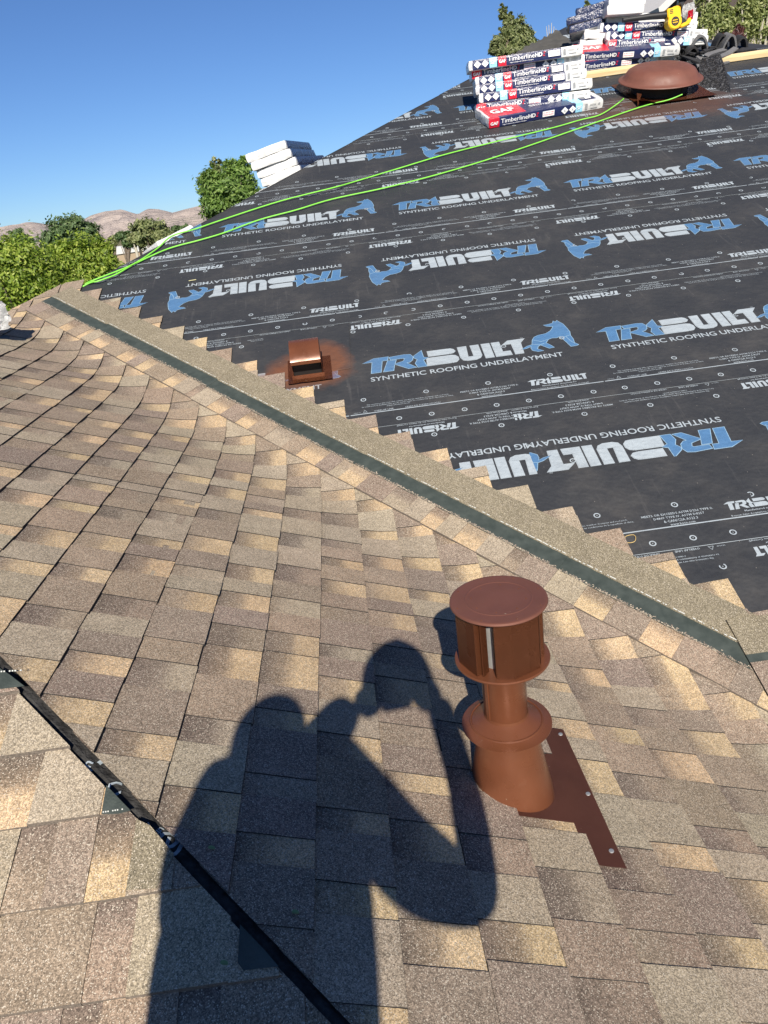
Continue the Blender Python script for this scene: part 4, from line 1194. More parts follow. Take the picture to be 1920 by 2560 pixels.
# white bundle lying along the hip further down
q0, q1 = onA(412, 611), onA(492, 571)
dx = (q1 - q0); ax = dx.normalized(); nn = Vector((-SP, 0, CP)); nn = (nn - ax * nn.dot(ax)).normalized(); yy = nn.cross(ax)
MR = Matrix(((ax.x, yy.x, nn.x, q0.x), (ax.y, yy.y, nn.y, q0.y), (ax.z, yy.z, nn.z, q0.z), (0, 0, 0, 1)))
b_ = thing('shingle_bundle', 'single white wrapped bundle lying along the roof edge above the green hose', 'shingle bundle', MR @ T(-.03, .03, -.02))
mk('wrapper', bundle_mesh('wrapper', dx.length + .03, .26, .06, 3, 777, 1.5), BMATS, b_, MR @ T(-.03, .03, -.02))
q = onA(185, 741); crumple_sheet('plastic_wrapper', [q + Vector(v) for v in ((-.05, .06, -.02), (.03, .06, .01), (.03, .08, .035), (-.05, .08, .015))], 'small scrap of white wrapper behind the roof edge near the top of the valley', 'wrapper', 8, .008, seed=5)
q = at(5, 790, 3.9)
crumple_sheet('plastic_wrapper', [q + Vector(v) for v in ((-.14, 0, -.09), (.025, 0, -.06), (.02, .03, .06), (-.13, .03, .11))], 'crumpled white plastic at the left picture edge above the wing ridge', 'wrapper', 14, .03, seed=9)

# ================================================================== BOARDS
def board(p0, p1, lab, w_=.089, t_=.038, ext=0):
    a = MA.inverted() @ onA(*p0); b = MA.inverted() @ onA(*p1); d = b - a; yaw = atan2(d.y, d.x); L_ = d.length + ext
    M = MA @ T(a.x, a.y, .005) @ RZ(yaw)
    bm = bmesh.new(); box(bm, 0, L_, 0, w_, 0, t_, bev=.003)
    return tag(mk('pine_board', bm, M_WOOD, None, M), lab, 'board', 'pine toe boards nailed across the slope')
board((1380, 212), (1620, 177), 'pine board held across the slope under the rear bundle stack')
board((1792, 162), (1925, 143), 'pine board at the right picture edge in front of the black harness', ext=.8)

# ================================================================== HOSE
def hose(pxs, name='hose'):
    out = []
    for px in pxs:
        h = px[2] if len(px) > 2 else .016
        out.append(onA(px[0], px[1], h))
    return out
h1 = hose([(1560, 246, .07), (1540, 262, .03), (1500, 287), (1450, 300), (1380, 320), (1240, 354), (1110, 387), (1000, 420), (880, 456), (830, 470, .03), (700, 503), (560, 548), (490, 572), (430, 590), (392, 622), (330, 662, .02)])
h2 = hose([(1706, 236, .06), (1670, 250, .03), (1600, 268), (1450, 320), (1300, 372), (1200, 405), (1080, 440), (960, 470), (830, 498), (740, 525), (650, 549), (560, 582), (500, 600), (420, 622), (340, 658), (290, 686, .02)])
e1 = Vector((-1.42, HIPL - 1.42, zD(-1.42) + .02))
t1 = [e1 + Vector((-.1, .0, -.04)), e1 + Vector((-.5, -.1, -.22)), e1 + Vector((-1.2, 0, -.5))]
hs = thing('air_hose', 'doubled neon green air hose stretched across the black slope and over its edge', 'hose', T(*onA(960, 456)))
q2 = onA(240, 703, .014)
for pts in (h1 + [q2 + Vector((.0, .0, .01))] + t1, h2 + [q2 + Vector((.02, -.02, .0))] + [p + Vector((.02, -.05, 0)) for p in t1]):
    bm = bmesh.new(); tube(bm, spline(pts, 6), .0043, 8); mk('hose_run', bm, M_HOSE, hs)

# ================================================================== LEAF BLOWER
pb_ = at(1682, 56, 7.40)
MBw = T(*pb_) @ RY(radians(-4))
pxm = FPX / (CF.dot(pb_))      # pixels per metre there
lb = thing('leaf_blower', 'yellow and black cordless leaf blower lying on the rear bundle stack', 'leaf blower', MBw)
S = 1 / pxm
def yl(pts, th, nm, mat, y0=0, bev=.006):
    bm = bmesh.new(); a = [bm.verts.new((x * S, y0 - th / 2, z * S)) for x, z in pts]; b = [bm.verts.new((x * S, y0 + th / 2, z * S)) for x, z in pts]
    bm.faces.new(a); bm.faces.new(b[::-1])
    for i in range(len(a)): j = (i + 1) % len(a); bm.faces.new((a[i], b[i], b[j], a[j]))
    bmesh.ops.recalc_face_normals(bm, faces=bm.faces[:])
    bmesh.ops.bevel(bm, geom=[e for e in bm.edges], offset=bev, segments=2, affect='EDGES', clamp_overlap=True)
    bmesh.ops.triangulate(bm, faces=[f for f in bm.faces if len(f.verts) > 4])
    return mk(nm, bm, mat, lb, MBw)
ang = [2 * pi * i / 20 for i in range(20)]
yl([(17.5 * cos(a), 17.5 * sin(a)) for a in ang], .10, 'fan_housing', M_YEL)
yl([(-17, 10), (-18, 30), (-4, 30), (2, 33), (8, 31), (16, 24), (17, 8), (0, -2)], .085, 'outlet_housing', M_YEL)
yl([(2, 31), (8, 34), (16, 32), (20, 33), (20, 24), (16, 16), (18, 6), (15, 4), (12, 14), (15, 23), (14, 28), (7, 29)], .035, 'handle', M_YEL)
yl([(16, 12), (26, 38), (14, 38), (19, 30), (20, 22), (17, 12)], .07, 'battery', M_BLK)
yl([(18, 10), (34, -4), (40, -14), (26, -14), (16, -6)], .06, 'rear_housing', M_BLK)
yl([(15, -12), (20, -7), (30, -6), (38, 3), (43, 0), (43, -7), (34, -13), (22, -16), (15, -16)], .075, 'foot_guard', M_YEL)
bm = bmesh.new(); tube(bm, [(-17 * S, 0, 19 * S), (-60 * S, 0, 23 * S), (-110 * S, 0, 26 * S), (-126 * S, 0, 26.5 * S)], [8.5 * S, 7 * S, 5.5 * S, 5.5 * S], 18, caps=True); mk('blower_tube', bm, M_BLK, lb, MBw)
bm = bmesh.new()
for k in range(3): box(bm, (-8) * S, 8 * S, -.053, -.049, (-6 + 5 * k) * S, (-3.6 + 5 * k) * S)
q = mk('intake_grille', bm, M_BLK, lb, MBw); q['kind'] = 'stuff'
bm = bmesh.new(); P = Print(); P.ring(0, 0, 7 * S, 10 * S, 0, 0, 20); P.f and None
bmx = P.bm(RX(pi / 2)); mk('grille_ring', bmx, M_BLK, lb, MBw @ T(0, -.0515, 0))
bm = bmesh.new()
for k in range(3): box(bm, -12 * S, -4 * S, -.0455, -.043, (18 + 3.5 * k) * S, (19.6 + 3.5 * k) * S)
q = mk('printed_marking', bm, M_INK, lb, MBw); q['kind'] = 'stuff'

# ================================================================== SAFETY HARNESS
hn_c = onA(1770, 150)
hn = thing('safety_harness', 'tangled black and grey padded safety harness lying behind the pine board', 'harness', T(*hn_c))
def arch(px0, px1, hgt, wid, mat, nm, lean=0, h0=.02):
    a = onA(*px0, h0); b = onA(*px1, h0); up = (MA.to_3x3() @ Vector((0, 0, 1)))
    pts = []
    for i in range(13):
        t = i / 12; p = a.lerp(b, t) + up * hgt * sin(pi * t) ** .8 + Vector((0, lean * sin(pi * t), 0)); pts.append(p)
    bm = bmesh.new(); strap(bm, pts, wid, .014, nrm=(0, 1, .1)) if False else None
    rows = []
    fw = Vector((.12, 1, .3)).normalized()
    for i, p in enumerate(pts):
        tt = (pts[min(i + 1, 12)] - pts[max(0, i - 1)]).normalized(); nn_ = tt.cross(fw).normalized()
        rows.append([bm.verts.new(p + fw * u * wid + nn_ * v) for u, v in ((0, 0), (1, 0), (1, .016), (0, .016))])
    for i in range(12):
        for k in range(4): f = bm.faces.new((rows[i][k], rows[i][(k + 1) % 4], rows[i + 1][(k + 1) % 4], rows[i + 1][k])); f.smooth = True
    bm.faces.new(rows[0][::-1]); bm.faces.new(rows[-1]); bmesh.ops.recalc_face_normals(bm, faces=bm.faces[:])
    return mk(nm, bm, mat, hn)
arch((1722, 138), (1768, 132), .13, .16, M_FABG, 'padded_loop')
arch((1790, 124), (1814, 122), .10, .12, M_FAB, 'padded_loop')
arch((1808, 128), (1838, 125), .11, .15, M_FABG, 'padded_loop')
arch((1840, 124), (1866, 121), .08, .14, M_FAB, 'padded_loop')
arch((1716, 146), (1745, 142), .07, .10, M_FAB, 'padded_loop')
for pts, w_, mt in (([(1745, 140, .06), (1760, 150, .04), (1768, 138, .08), (1790, 130, .06), (1812, 124, .05)], .05, M_FABG),
                ([(1705, 140, .03), (1730, 148, .06), (1755, 156, .04), (1775, 146, .06), (1800, 135, .05), (1835, 128, .04)], .045, M_FAB),
                ([(1760, 158, .02), (1785, 146, .06), (1815, 136, .05), (1840, 120, .07)], .05, M_FABG),
                ([(1720, 130, .08), (1740, 136, .05), (1760, 128, .10), (1785, 122, .06), (1800, 126, .05)], .04, M_FAB),
                ([(1835, 130, .03), (1860, 124, .05), (1885, 122, .02)], .06, M_FAB),
                ([(1775, 160, .02), (1800, 152, .015), (1816, 158, .01)], .07, M_FABG),
                ([(1735, 152, .03), (1748, 160, .03), (1752, 168, .02)], .06, M_FABG)):
    bm = bmesh.new(); strap(bm, spline([onA(*p) for p in pts], 5), w_, .012, nrm=(0, -.5, .8)); mk('strap', bm, mt, hn)
for pts in ([(1702, 140, .02), (1700, 128, .06), (1708, 122, .1), (1712, 132, .05), (1708, 142, .02)], [(1765, 128, .05), (1775, 118, .1), (1790, 120, .08), (1780, 130, .05), (1768, 124, .08)]):
    bm = bmesh.new(); tube(bm, spline([onA(*p) for p in pts], 6), .006, 8); mk('lanyard', bm, M_FAB, hn)
# black mesh bag beside the domed vent
P1, P2 = onA(1745, 214), onA(1828, 235); P3 = onA(1799, 186) + Vector((0, 0, .15)); P4 = onA(1748, 184) + Vector((0, 0, .10))
bm = bmesh.new(); n = 16; G = []
for i in range(n + 1):
    r_ = []
    for j in range(n + 1):
        u, v = i / n, j / n; p = P1 * (1 - u) * (1 - v) + P2 * u * (1 - v) + P3 * u * v + P4 * (1 - u) * v
        q = Vector((u * 5, v * 5, 1)); r_.append(bm.verts.new(p + Vector((0, -1, .4)) * .016 * (noise.noise(q) + .5 * noise.noise(q * 2.4))))
    G.append(r_)
for i in range(n):
    for j in range(n): bm.faces.new((G[i][j], G[i + 1][j], G[i + 1][j + 1], G[i][j + 1]))
v5 = bm.verts.new(onA(1835, 205) + Vector((0, .05, .0))); bm.faces.new((G[n][0], v5, G[n][n]))
v6 = bm.verts.new(onA(1760, 176) + Vector((0, .1, 0))); bm.faces.new((G[n][n], v5, v6)); bm.faces.new((G[0][n], G[n][n], v6))
tag(mk('mesh_bag', bm, M_MESH), 'crumpled black mesh bag propped up right of the domed vent', 'bag')
# small loose things
p = [onA(*q, .008) for q in ((1560, 1348), (1566, 1340), (1583, 1337), (1589, 1343), (1587, 1353), (1575, 1357), (1563, 1355), (1560, 1351))]
bm = bmesh.new(); tube(bm, spline(p + [p[0]], 4), .0012, 6, caps=False); tag(mk('rubber_band', bm, simple('tan_rubber', (.5, .36, .14), .6)), 'thin tan rubber band lying on the black underlayment near the valley', 'rubber band')
M_LEAF0 = simple('fallen_green_leaf', (.16, .24, .10), .6)
for (x, y), lab in (((533, 2134), 'small fallen green leaf inside the left shoulder of the shadow'), ((742, 2295), 'small round fallen green leaf in the middle of the shadow'), ((565, 2423), 'lowest fallen green leaf, near the dark hip line in the shadow')):
    c_ = onB(x, y); bm = bmesh.new()
    vs = [bm.verts.new((c_.x + .0062 * cos(a) * (1 if k % 2 else .9), c_.y + .0042 * sin(a), zB(c_.x + .0062 * cos(a)) + .0125 + .002 * abs(sin(a)))) for k, a in enumerate([2 * pi * i / 8 for i in range(8)])]
    cc = bm.verts.new((c_.x, c_.y, zB(c_.x) + .0118))
    for i in range(8): bm.faces.new((cc, vs[i], vs[(i + 1) % 8]))
    tag(mk('fallen_leaf', bm, M_LEAF0), lab, 'leaf', 'fallen leaves on the shingles')
q = onA(481, 701, .008); bm = bmesh.new(); box(bm, -.022, .022, -.003, .003, 0, .003)
tag(mk('wood_chip', bm, simple('pale_chip', (.6, .56, .3), .7), None, T(*q) @ RZ(.5)), 'tiny pale yellow chip on the underlayment above an upside-down logo', 'chip')

# ================================================================== TREES, BUILDINGS, POLES
def leaf_mat(name, c1, c2, c3, tr=.35):
    t = NT(name); r = t.n('ShaderNodeNewGeometry').outputs['Random Per Island']
    c = t.mix(t.rng(r, 0, .55, 0, 1), c1, c2); c = t.mix(t.rng(r, .6, 1, 0, 1), c, c3)
    c = t.mix(1, c, t.rng(t.noise(.9, 3), .3, .7, .8, 1.2), 'MULTIPLY')
    t.set(col=c, rough=.5, spec=.4)
    tl_ = t.n('ShaderNodeBsdfTranslucent', {0: t.mix(1, c, (1.25, 1.3, .6), 'MULTIPLY')}); mx = t.n('ShaderNodeMixShader', {0: tr, 1: t.b.outputs[0], 2: tl_.outputs[0]})
    t.t.links.new(mx.outputs[0], t.t.nodes['Material Output'].inputs[0]); return t.m
M_L1 = leaf_mat('bright_leaves', (.10, .17, .022), (.22, .31, .035), (.40, .46, .10), .4)
M_L2 = leaf_mat('dark_green_leaves', (.055, .10, .035), (.09, .15, .055), (.16, .22, .09), .3)
M_L3 = leaf_mat('mid_green_leaves', (.06, .12, .025), (.13, .22, .045), (.24, .34, .09), .35)
M_L4 = leaf_mat('olive_poplar_leaves', (.09, .12, .045), (.17, .20, .08), (.30, .32, .15), .3)
M_L5 = leaf_mat('pale_poplar_leaves', (.14, .18, .055), (.24, .28, .10), (.42, .44, .20), .35)
M_L6 = leaf_mat('purple_leaves', (.05, .018, .02), (.09, .03, .03), (.13, .06, .04), .2)
M_BARK = simple('grey_bark', (.16, .13, .10), .9, bump=.01); M_BARKW = simple('pale_bark', (.42, .39, .32), .9, bump=.01)
def tree(label, cx, cy, Yd, blobs, leafn, leafs, mat, bark=M_BARK, group=None, limbs=10, trunk_to=None, seed=0, clump=.16):
    """blobs: (px, py, rx_px, ry_px) ellipsoids of the crown as seen; all real size at distance Yd"""
    rnd = random.Random(seed); base = at(cx, cy, Yd); base.z = GZ
    tr = thing('tree', label, 'tree', T(*base), group)
    k = CF.dot(at(cx, cy, Yd)) / FPX
    V, Fc = [], []
    tot = sum(b[2] * b[3] for b in blobs); ends = []
    for (px, py, rx, ry) in blobs:
        c = at(px, py, Yd); n = int(leafn * rx * ry / tot); RX_, RY_, RZ_ = rx * k, rx * k * .9, ry * k
        ncl = max(10, int(n / 32)); cl = []
        for _ in range(ncl):
            while True:
                d = Vector((rnd.gauss(0, 1), rnd.gauss(0, 1), rnd.gauss(0, 1))).normalized()
                r = rnd.uniform(.25, 1) ** .5
                if d.y < .75: break
            r *= .84 + .36 * noise.noise(d * 2.2 + Vector((seed, px, 0)))
            p = c + Vector((d.x * RX_, d.y * RY_, d.z * RZ_)) * r
            cl.append((p, d)); 
            if rnd.random() < limbs / max(1, ncl): ends.append(p)
        for _ in range(n):
            p, d = rnd.choice(cl); s_ = clump * min(RX_, RZ_)
            q = p + Vector((rnd.gauss(0, s_), rnd.gauss(0, s_), rnd.gauss(0, s_ * .8)))
            nn = (d + Vector((rnd.gauss(0, .6), rnd.gauss(0, .6) - .2, rnd.gauss(0, .6) + .35))).normalized()
            a = nn.orthogonal().normalized(); a.rotate(Matrix.Rotation(rnd.uniform(0, 6.3), 3, nn)); b = nn.cross(a); L_ = leafs * rnd.uniform(.7, 1.3)
            i = len(V); droop = nn * -.25 * L_
            V += [tuple(q - a * L_), tuple(q + b * L_ * .42 + droop * .2), tuple(q + a * L_ + droop), tuple(q - b * L_ * .42 + droop * .2)]
            Fc += [(i, i + 1, i + 2), (i, i + 2, i + 3)]
    cr = mk('crown', (V, [], Fc), mat, tr)
    bm = bmesh.new(); c = at(blobs[0][0], blobs[0][1], Yd)
    top = Vector((c.x, c.y, c.z)); h = top.z - GZ
    tube(bm, [base, base.lerp(top, .4) + Vector((h * .01, 0, 0)), base.lerp(top, .75), top], [h * .035, h * .026, h * .018, h * .006], 8)
    for e in ends[:limbs * 3]:
        s = base.lerp(top, rnd.uniform(.45, .8)); m_ = s.lerp(e, .5) + Vector((0, 0, h * .02)); tube(bm, [s, m_, e], [h * .009, h * .006, h * .002], 5, caps=False)
    mk('trunk', bm, bark, tr); return tr
tree('bright green leafy tree beyond the roof edge, nearest the left picture edge', 60, 800, 11, [(50, 700, 105, 110), (150, 760, 100, 70), (-60, 720, 90, 110), (20, 640, 50, 45)], 26000, .032, M_L1, seed=1, clump=.13)
tree('bright green leafy tree beyond the roof edge, right of the nearest one', 240, 800, 12, [(225, 680, 75, 100), (165, 690, 70, 80), (255, 640, 35, 45), (160, 625, 30, 30)], 16000, .032, M_L1, seed=2, clump=.14)
tree('lower bright green tree between the round dark tree and the roof edge', 320, 760, 13, [(300, 705, 45, 55), (345, 672, 20, 26), (250, 720, 60, 50), (350, 700, 36, 36)], 7000, .032, M_L1, seed=3, clump=.16)
tree('round dark green tree behind the bright ones, in front of the mountains', 180, 700, 30, [(172, 590, 68, 50), (215, 600, 45, 48), (135, 610, 40, 40), (235, 610, 25, 25)], 16000, .075, M_L2, seed=4, clump=.11)
tree('small grey green tree at the far left in front of the mountains', 45, 700, 48, [(45, 592, 20, 22), (68, 606, 22, 14)], 1800, .12, M_L2, seed=5)
tree('broad dusty green tree behind the street lamp', 380, 700, 60, [(375, 580, 48, 38), (400, 590, 40, 30), (350, 592, 30, 26)], 9000, .15, M_L4, seed=6, clump=.12)
tree('small olive tree left of the utility pole', 305, 700, 65, [(322, 600, 18, 20), (300, 588, 14, 11)], 1500, .2, M_L2, seed=7)
tree('small brown tinged tree behind the white-topped wall', 285, 700, 68, [(283, 602, 14, 12)], 700, .2, M_L4, seed=8)
tree('distant dark tree just left of the white bundle', 440, 700, 75, [(440, 574, 14, 12), (462, 572, 18, 10)], 900, .22, M_L2, seed=18)
tree('tall dense green tree left of the white bundle stack', 570, 700, 24, [(580, 470, 55, 55), (605, 440, 35, 50), (540, 480, 45, 60), (610, 500, 40, 50), (555, 520, 60, 45), (640, 520, 30, 50), (604, 408, 14, 22), (568, 425, 14, 25), (520, 455, 14, 20)], 22000, .058, M_L3, seed=9, clump=.13)
tree('wispy grey green tree top rising behind the dense green tree', 530, 700, 27, [(546, 430, 16, 42), (522, 450, 20, 28)], 1500, .07, M_L4, seed=10)
tree('two-pointed olive poplar above the front bundle stack', 1290, 500, 45, [(1262, 60, 13, 40), (1275, 50, 10, 22), (1290, 85, 26, 45), (1245, 115, 24, 28), (1315, 95, 22, 30), (1330, 120, 22, 22), (1290, 130, 50, 20)], 18000, .09, M_L4, seed=11, clump=.13)
tree('tip of a far olive tree left of the white bundles', 1470, 400, 50, [(1468, 16, 10, 12)], 350, .12, M_L4, seed=12)
tree('dark green tree behind the neighbouring house gable', 1650, 400, 55, [(1652, 10, 16, 22)], 900, .16, M_L2, seed=13)
tree('pale green poplar right of the leaf blower', 1770, 400, 24, [(1775, 10, 42, 70), (1765, 70, 32, 50), (1800, 60, 36, 50)], 10000, .055, M_L5, M_BARKW, seed=14, clump=.14, limbs=16)
tree('pale green poplar in the top right corner', 1890, 400, 25, [(1890, 20, 45, 70), (1900, 75, 38, 42), (1855, 50, 26, 50)], 10000, .055, M_L5, M_BARKW, seed=15, clump=.14, limbs=16)
tree('pale green poplar between the two larger ones', 1835, 400, 27, [(1835, -30, 40, 60), (1830, 85, 25, 30)], 5000, .055, M_L5, M_BARKW, seed=16, clump=.15)
tree('low purple leaved shrub behind the black harness', 1835, 400, 17, [(1830, 92, 32, 12), (1848, 78, 10, 14)], 1300, .05, M_L6, seed=17)
# bare twigs
tb = at(1375, 100, 40); tb.z = GZ
tw = thing('bare_tree', 'thin bare twigs of a leafless tree showing over the roof edge', 'tree', T(*tb)); bm = bmesh.new()
for px, top in ((1366, 66), (1372, 62), (1379, 57), (1385, 66), (1390, 72)): tube(bm, [tb, at(1376 + (px - 1376) * .3, 140, 40), at(px, top, 40)], [.08, .035, .012], 5)
mk('trunk', bm, M_BARKW, tw)
# low building with white band
def box_building(x0, x1, ytop, Yd, depth, label, wallm, bandm, band):
    a = at(x0, ytop[0], Yd); b = at(x1, ytop[1], Yd + 6); d = Vector((b.x - a.x, b.y - a.y, 0)); L_ = d.length; M = T(a.x, a.y, GZ) @ RZ(atan2(d.y, d.x)); H = a.z - GZ
    o = thing('commercial_building', label, 'building', M)
    bm = bmesh.new(); box(bm, 0, L_, 0, depth, 0, H - band); mk('wall', bm, wallm, o, M)
    bm = bmesh.new(); box(bm, -.1, L_ + .1, -.1, depth + .1, H - band, H); mk('parapet', bm, bandm, o, M)
    return o, M, H, L_
box_building(284, 470, (621, 600), 72, 14, 'long low tan building with a white parapet behind the street lamp', simple('tan_wall', (.45, .35, .24), .9), simple('white_parapet', (.72, .72, .70), .8), .55)
# street lamp and utility pole
a = at(352, 655, 60); b = at(341, 584, 60)
o = thing('street_lamp', 'dark street lamp with a small white head above the white parapet', 'street lamp', T(b.x, b.y, GZ))
bm = bmesh.new(); tube(bm, [(b.x, b.y, GZ), tuple(b)], .09, 8); mk('pole', bm, simple('dark_bronze', (.04, .035, .03), .5), o)
bm = bmesh.new(); box(bm, b.x - .28, b.x + .28, b.y - .2, b.y + .2, b.z, b.z + .16, bev=.03); mk('lamp_head', bm, simple('pale_lamp_head', (.7, .7, .66), .5), o)
b = at(325, 560, 64)
o = thing('utility_pole', 'pale wooden utility pole with thin wires left of the street lamp', 'pole', T(b.x, b.y, GZ))
bm = bmesh.new(); tube(bm, [(b.x, b.y, GZ), tuple(b)], .11, 8); mk('pole', bm, M_BARKW, o)
for k, (dy0, dy1) in enumerate(((0, -6), (4, -2), (9, 4))):
    p0 = at(325, 562 + dy0, 64); p1 = at(430, 556 + dy1, 70); m_ = p0.lerp(p1, .5) - Vector((0, 0, .12)); bm = bmesh.new(); tube(bm, spline([p0, m_, p1, p1 + (p1 - p0) * 2], 5), .022, 5); mk('wire', bm, M_BARKW, o)
# neighbouring house at the top right: pale roof edge over dark boarded wall
Yd = 26; a = at(1652, 27, Yd); b = at(1742, -4, Yd)
MN = T(a.x, Yd, GZ) @ RZ(radians(6)); H = a.z - GZ; k = CF.dot(a) / FPX
nb = thing('neighbouring_house', 'dark boarded house gable with a pale roof seen behind the leaf blower', 'house', MN)
Wd = 8.5
bm = bmesh.new(); pts = [(0, 0), (Wd, 0), (Wd, H + .1), (Wd * .5, H + Wd * .34), (0, H + .0)]
A_ = [bm.verts.new((x, 0, z)) for x, z in pts]; B_ = [bm.verts.new((x, 7, z)) for x, z in pts]; bm.faces.new(A_); bm.faces.new(B_[::-1])
for i in range(5): j = (i + 1) % 5; bm.faces.new((A_[i], B_[i], B_[j], A_[j]))
bmesh.ops.recalc_face_normals(bm, faces=bm.faces[:]); mk('wall', bm, simple('dark_brown_boards', (.06, .045, .042), .8), nb, MN)
for i in range(1, 16):
    x = i * Wd / 16; zt = H + min(x, Wd - x) * .68 - .15; bm = bmesh.new(); box(bm, x - .025, x + .025, -.04, -.003, H - 3, zt); mk('batten', bm, simple('white_batten', (.7, .7, .7), .7) if i == 1 else bpy.data.materials['white_batten'], nb, MN)
for sx in (0, 1):
    bm = bmesh.new()
    p = [(-.3, H - .2), (Wd / 2, H + Wd * .34 + .02), (Wd / 2, H + Wd * .34 + .22), (-.35, H + .0)]
    if sx: p = [(Wd - x, z) for x, z in p]
    A_ = [bm.verts.new((x, -.5, z)) for x, z in p]; B_ = [bm.verts.new((x, 7.4, z)) for x, z in p]; bm.faces.new(A_); bm.faces.new(B_[::-1])
    for i in range(4): j = (i + 1) % 4; bm.faces.new((A_[i], B_[i], B_[j], A_[j]))
    bmesh.ops.recalc_face_normals(bm, faces=bm.faces[:]); mk('roof', bm, simple('pale_roof', (.5, .49, .48), .8), nb, MN)
# white and red loose wrapper on top of the rear stack
q = at(1712, 34, 7.5); crumple_sheet('plastic_wrapper', [q + Vector(v) for v in ((-.06, 0, -.02), (.10, 0, -.0), (.12, .08, .10), (-.05, .08, .06))], 'crumpled white wrapper on the rear stack behind the leaf blower', 'wrapper', 12, .03, seed=21)
q = at(1722, 44, 7.4); crumple_sheet('plastic_wrapper', [q + Vector(v) for v in ((-.02, -.02, -.03), (.03, -.02, -.02), (.035, .0, .06), (-.01, .0, .05))], 'small torn red wrapper scrap right of the leaf blower battery', 'wrapper', 8, .012, mat=M_RED, seed=23)

# ================================================================== THE PHOTOGRAPHER (stands behind the camera; the shadow is cast by this body)
M_SKIN = simple('skin', (.42, .25, .17), .55); M_SHIRT = simple('work_shirt', (.12, .16, .22), .85, bump=.002); M_CAP = simple('dark_cap', (.03, .03, .035), .8); M_JEAN = simple('jeans', (.05, .07, .12), .85)
def body_pt(X, Zp, y): return Vector((X + (y + .3) * SUN.x / SUN.y, y, Zp + (y + .3) * SUN.z / SUN.y))
pe = thing('person', 'person standing behind the camera in a work shirt, jeans and cap, holding up a phone', 'person', T(-.28, -.3, zC(-.3)))
def skin(name, pts, edges, root=0, mat=None, sub=2):
    me = bpy.data.meshes.new(name); me.from_pydata([tuple(p[0]) for p in pts], edges, [])
    o = bpy.data.objects.new(name, me); COL.objects.link(o)
    md = o.modifiers.new('Skin', 'SKIN'); md.use_smooth_shade = True
    for i, p in enumerate(pts):
        r = p[1]; me.skin_vertices[0].data[i].radius = (r, r) if not isinstance(r, tuple) else r
        me.skin_vertices[0].data[i].use_root = (i == root)
    ms = o.modifiers.new('Sub', 'SUBSURF'); ms.levels = sub; ms.render_levels = sub
    bpy.context.view_layer.update(); dg = bpy.context.evaluated_depsgraph_get()
    m2 = bpy.data.meshes.new_from_object(o.evaluated_get(dg)); bpy.data.objects.remove(o); m2.name = name
    m2.materials.clear()
    return m2
bp = body_pt
FZ = zC(-.34) + .05
J = [(bp(-.27, -.62, -.34), (.15, .12)), (bp(-.268, -.42, -.33), (.19, .12)), (bp(-.268, -.22, -.31), (.19, .12)), (bp(-.275, -.06, -.29), (.135, .11)), (bp(-.292, .0, -.27), .062), (bp(-.300, .062, -.25), (.066, .08)), (bp(-.300, .075, -.25), (.062, .075)),
     (bp(-.375, -.03, -.28), .062), (bp(-.40, -.24, -.16), .05), (bp(-.25, -.05, -.10), .060), (bp(-.125, .115, -.055), .046),
     (bp(-.155, -.055, -.28), .072), (bp(-.03, -.235, -.22), .066), (bp(.088, -.322, -.15), .050), (bp(.096, -.13, -.11), .036), (bp(.074, .08, -.07), .036),
     (Vector((-.36, -.36, -.98)), .085), (Vector((-.37, -.34, FZ + .06)), .055), (Vector((-.19, -.36, -1.02)), .085), (Vector((-.18, -.32, FZ + .06)), .055), (Vector((-.375, -.22, FZ + .0)), .04), (Vector((-.175, -.20, FZ + .02)), .04),
     (Vector((-.34, -.35, -.74)), .10), (Vector((-.21, -.35, -.74)), .10)]
E_ = [(0, 1), (1, 2), (2, 3), (3, 4), (4, 5), (5, 6), (3, 7), (7, 8), (8, 9), (9, 10), (3, 11), (11, 12), (12, 13), (13, 14), (14, 15), (0, 22), (22, 16), (16, 17), (17, 20), (0, 23), (23, 18), (18, 19), (19, 21)]
bmesh_ = skin('body', J, E_, 0)
for m in (M_SHIRT, M_SKIN, M_JEAN): bmesh_.materials.append(m)
for p in bmesh_.polygons:
    c_ = p.center; X, Zp = c_.x, c_.z - (c_.y + .3) * SUN.z / SUN.y
    p.use_smooth = True
    if c_.z < -.62 and c_.y < -.2 or c_.z < -.75: p.material_index = 2
    elif (Zp > .035 and -.37 < X < -.22 and c_.y < -.15) or (c_.y > -.14 and Zp > -.1): p.material_index = 1
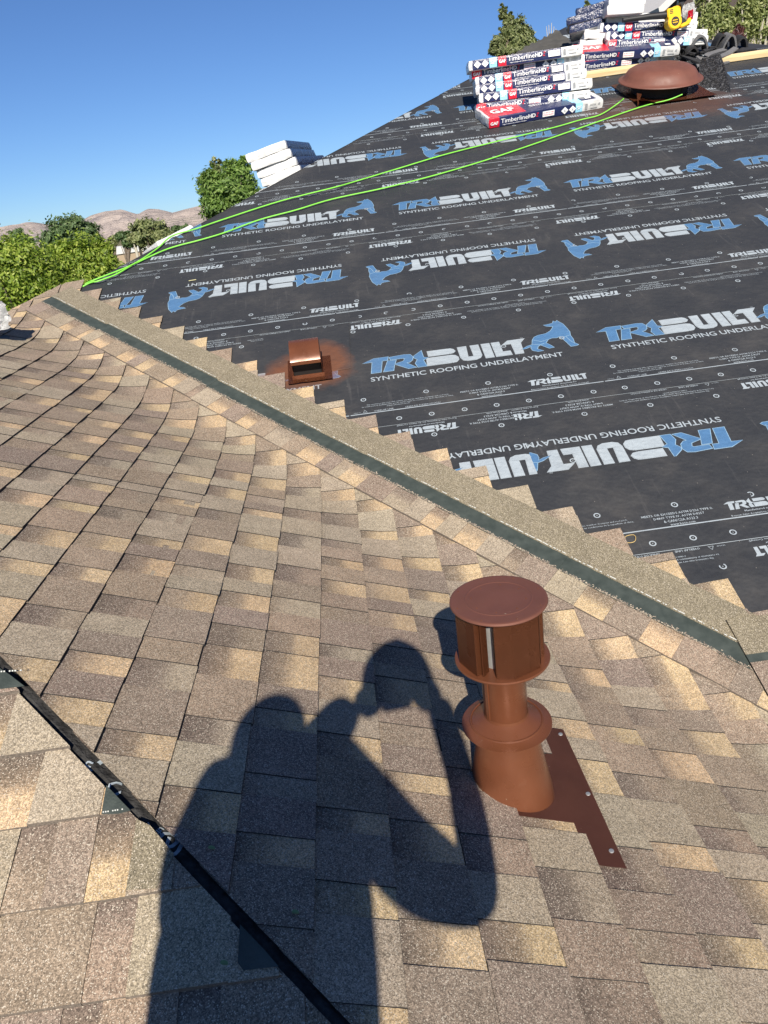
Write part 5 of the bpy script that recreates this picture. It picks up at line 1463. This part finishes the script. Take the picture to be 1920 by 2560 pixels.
mk('body', bmesh_, None, pe, Matrix.Identity(4))
hc_ = bp(-.298, .062, -.25)
bm = bmesh.new(); bmesh.ops.create_uvsphere(bm, u_segments=24, v_segments=16, radius=1, matrix=T(*hc_) @ Matrix.Diagonal((.072, .085, .080, 1)))
mk('cap', bm, M_CAP, pe, None, True)
def finger(pts, r=.009):
    me = skin('finger', [(Vector(p), r * (1 - .12 * i)) for i, p in enumerate(pts)], [(i, i + 1) for i in range(len(pts) - 1)], 0, None, 1)
    mk('finger', me, M_SKIN, pe, Matrix.Identity(4), True)
# hands: palm with five fingers each, closed on the phone
PH = Vector((-.020, -.016, -.052))
for side, wx, X in ((-1, bp(-.125, .085, -.055), -.078), (1, bp(.074, .05, -.07), .040)):
    edge = PH.x + side * .037
    p1, p2, p3 = bp(X, .100, -.046), bp(X, .15, -.042), bp(X - side * .012, .20, -.036)
    p4 = bp(-.022 - side * .016, .245, -.034)
    me = skin('palm', [(wx, .040), (p1, (.046, .036)), (p2, (.050, .032)), (p3, (.048, .028)), (p4, (.046, .026))], [(0, 1), (1, 2), (2, 3), (3, 4)], 0)
    mk('hand', me, M_SKIN, pe, Matrix.Identity(4), True)
    for k in range(4):
        z = p2.z + .040 - k * .022; x0 = X
        finger([(x0, -.034, z), (x0 - side * .012, -.020, z + .004), (edge + side * .004, -.012, z + .006), (edge - side * (.010 + .004 * (1.5 - abs(k - 1.5))), -.0085, z + .007)], .0095)
    finger([(X, -.05, p1.z), (X - side * .016, -.062, p1.z + .022), (edge - side * .012, -.040, p1.z + .04)], .0115)
bm = bmesh.new(); box(bm, -.036, .036, -.004, .004, -.073, .073, bev=.003)
tag(mk('phone', bm, M_BLK, None, T(PH.x, PH.y - .004, PH.z) ), 'black phone held up in both hands just behind the camera', 'phone')
for o in bpy.data.objects:
    if o.name.split('.')[0] in ('printed_nail_marks', 'printed_lettering', 'sealant_dashes', 'granule_edge', 'wrapper_print', 'top_print'): o['kind'] = 'stuff'
bpy.context.view_layer.update()
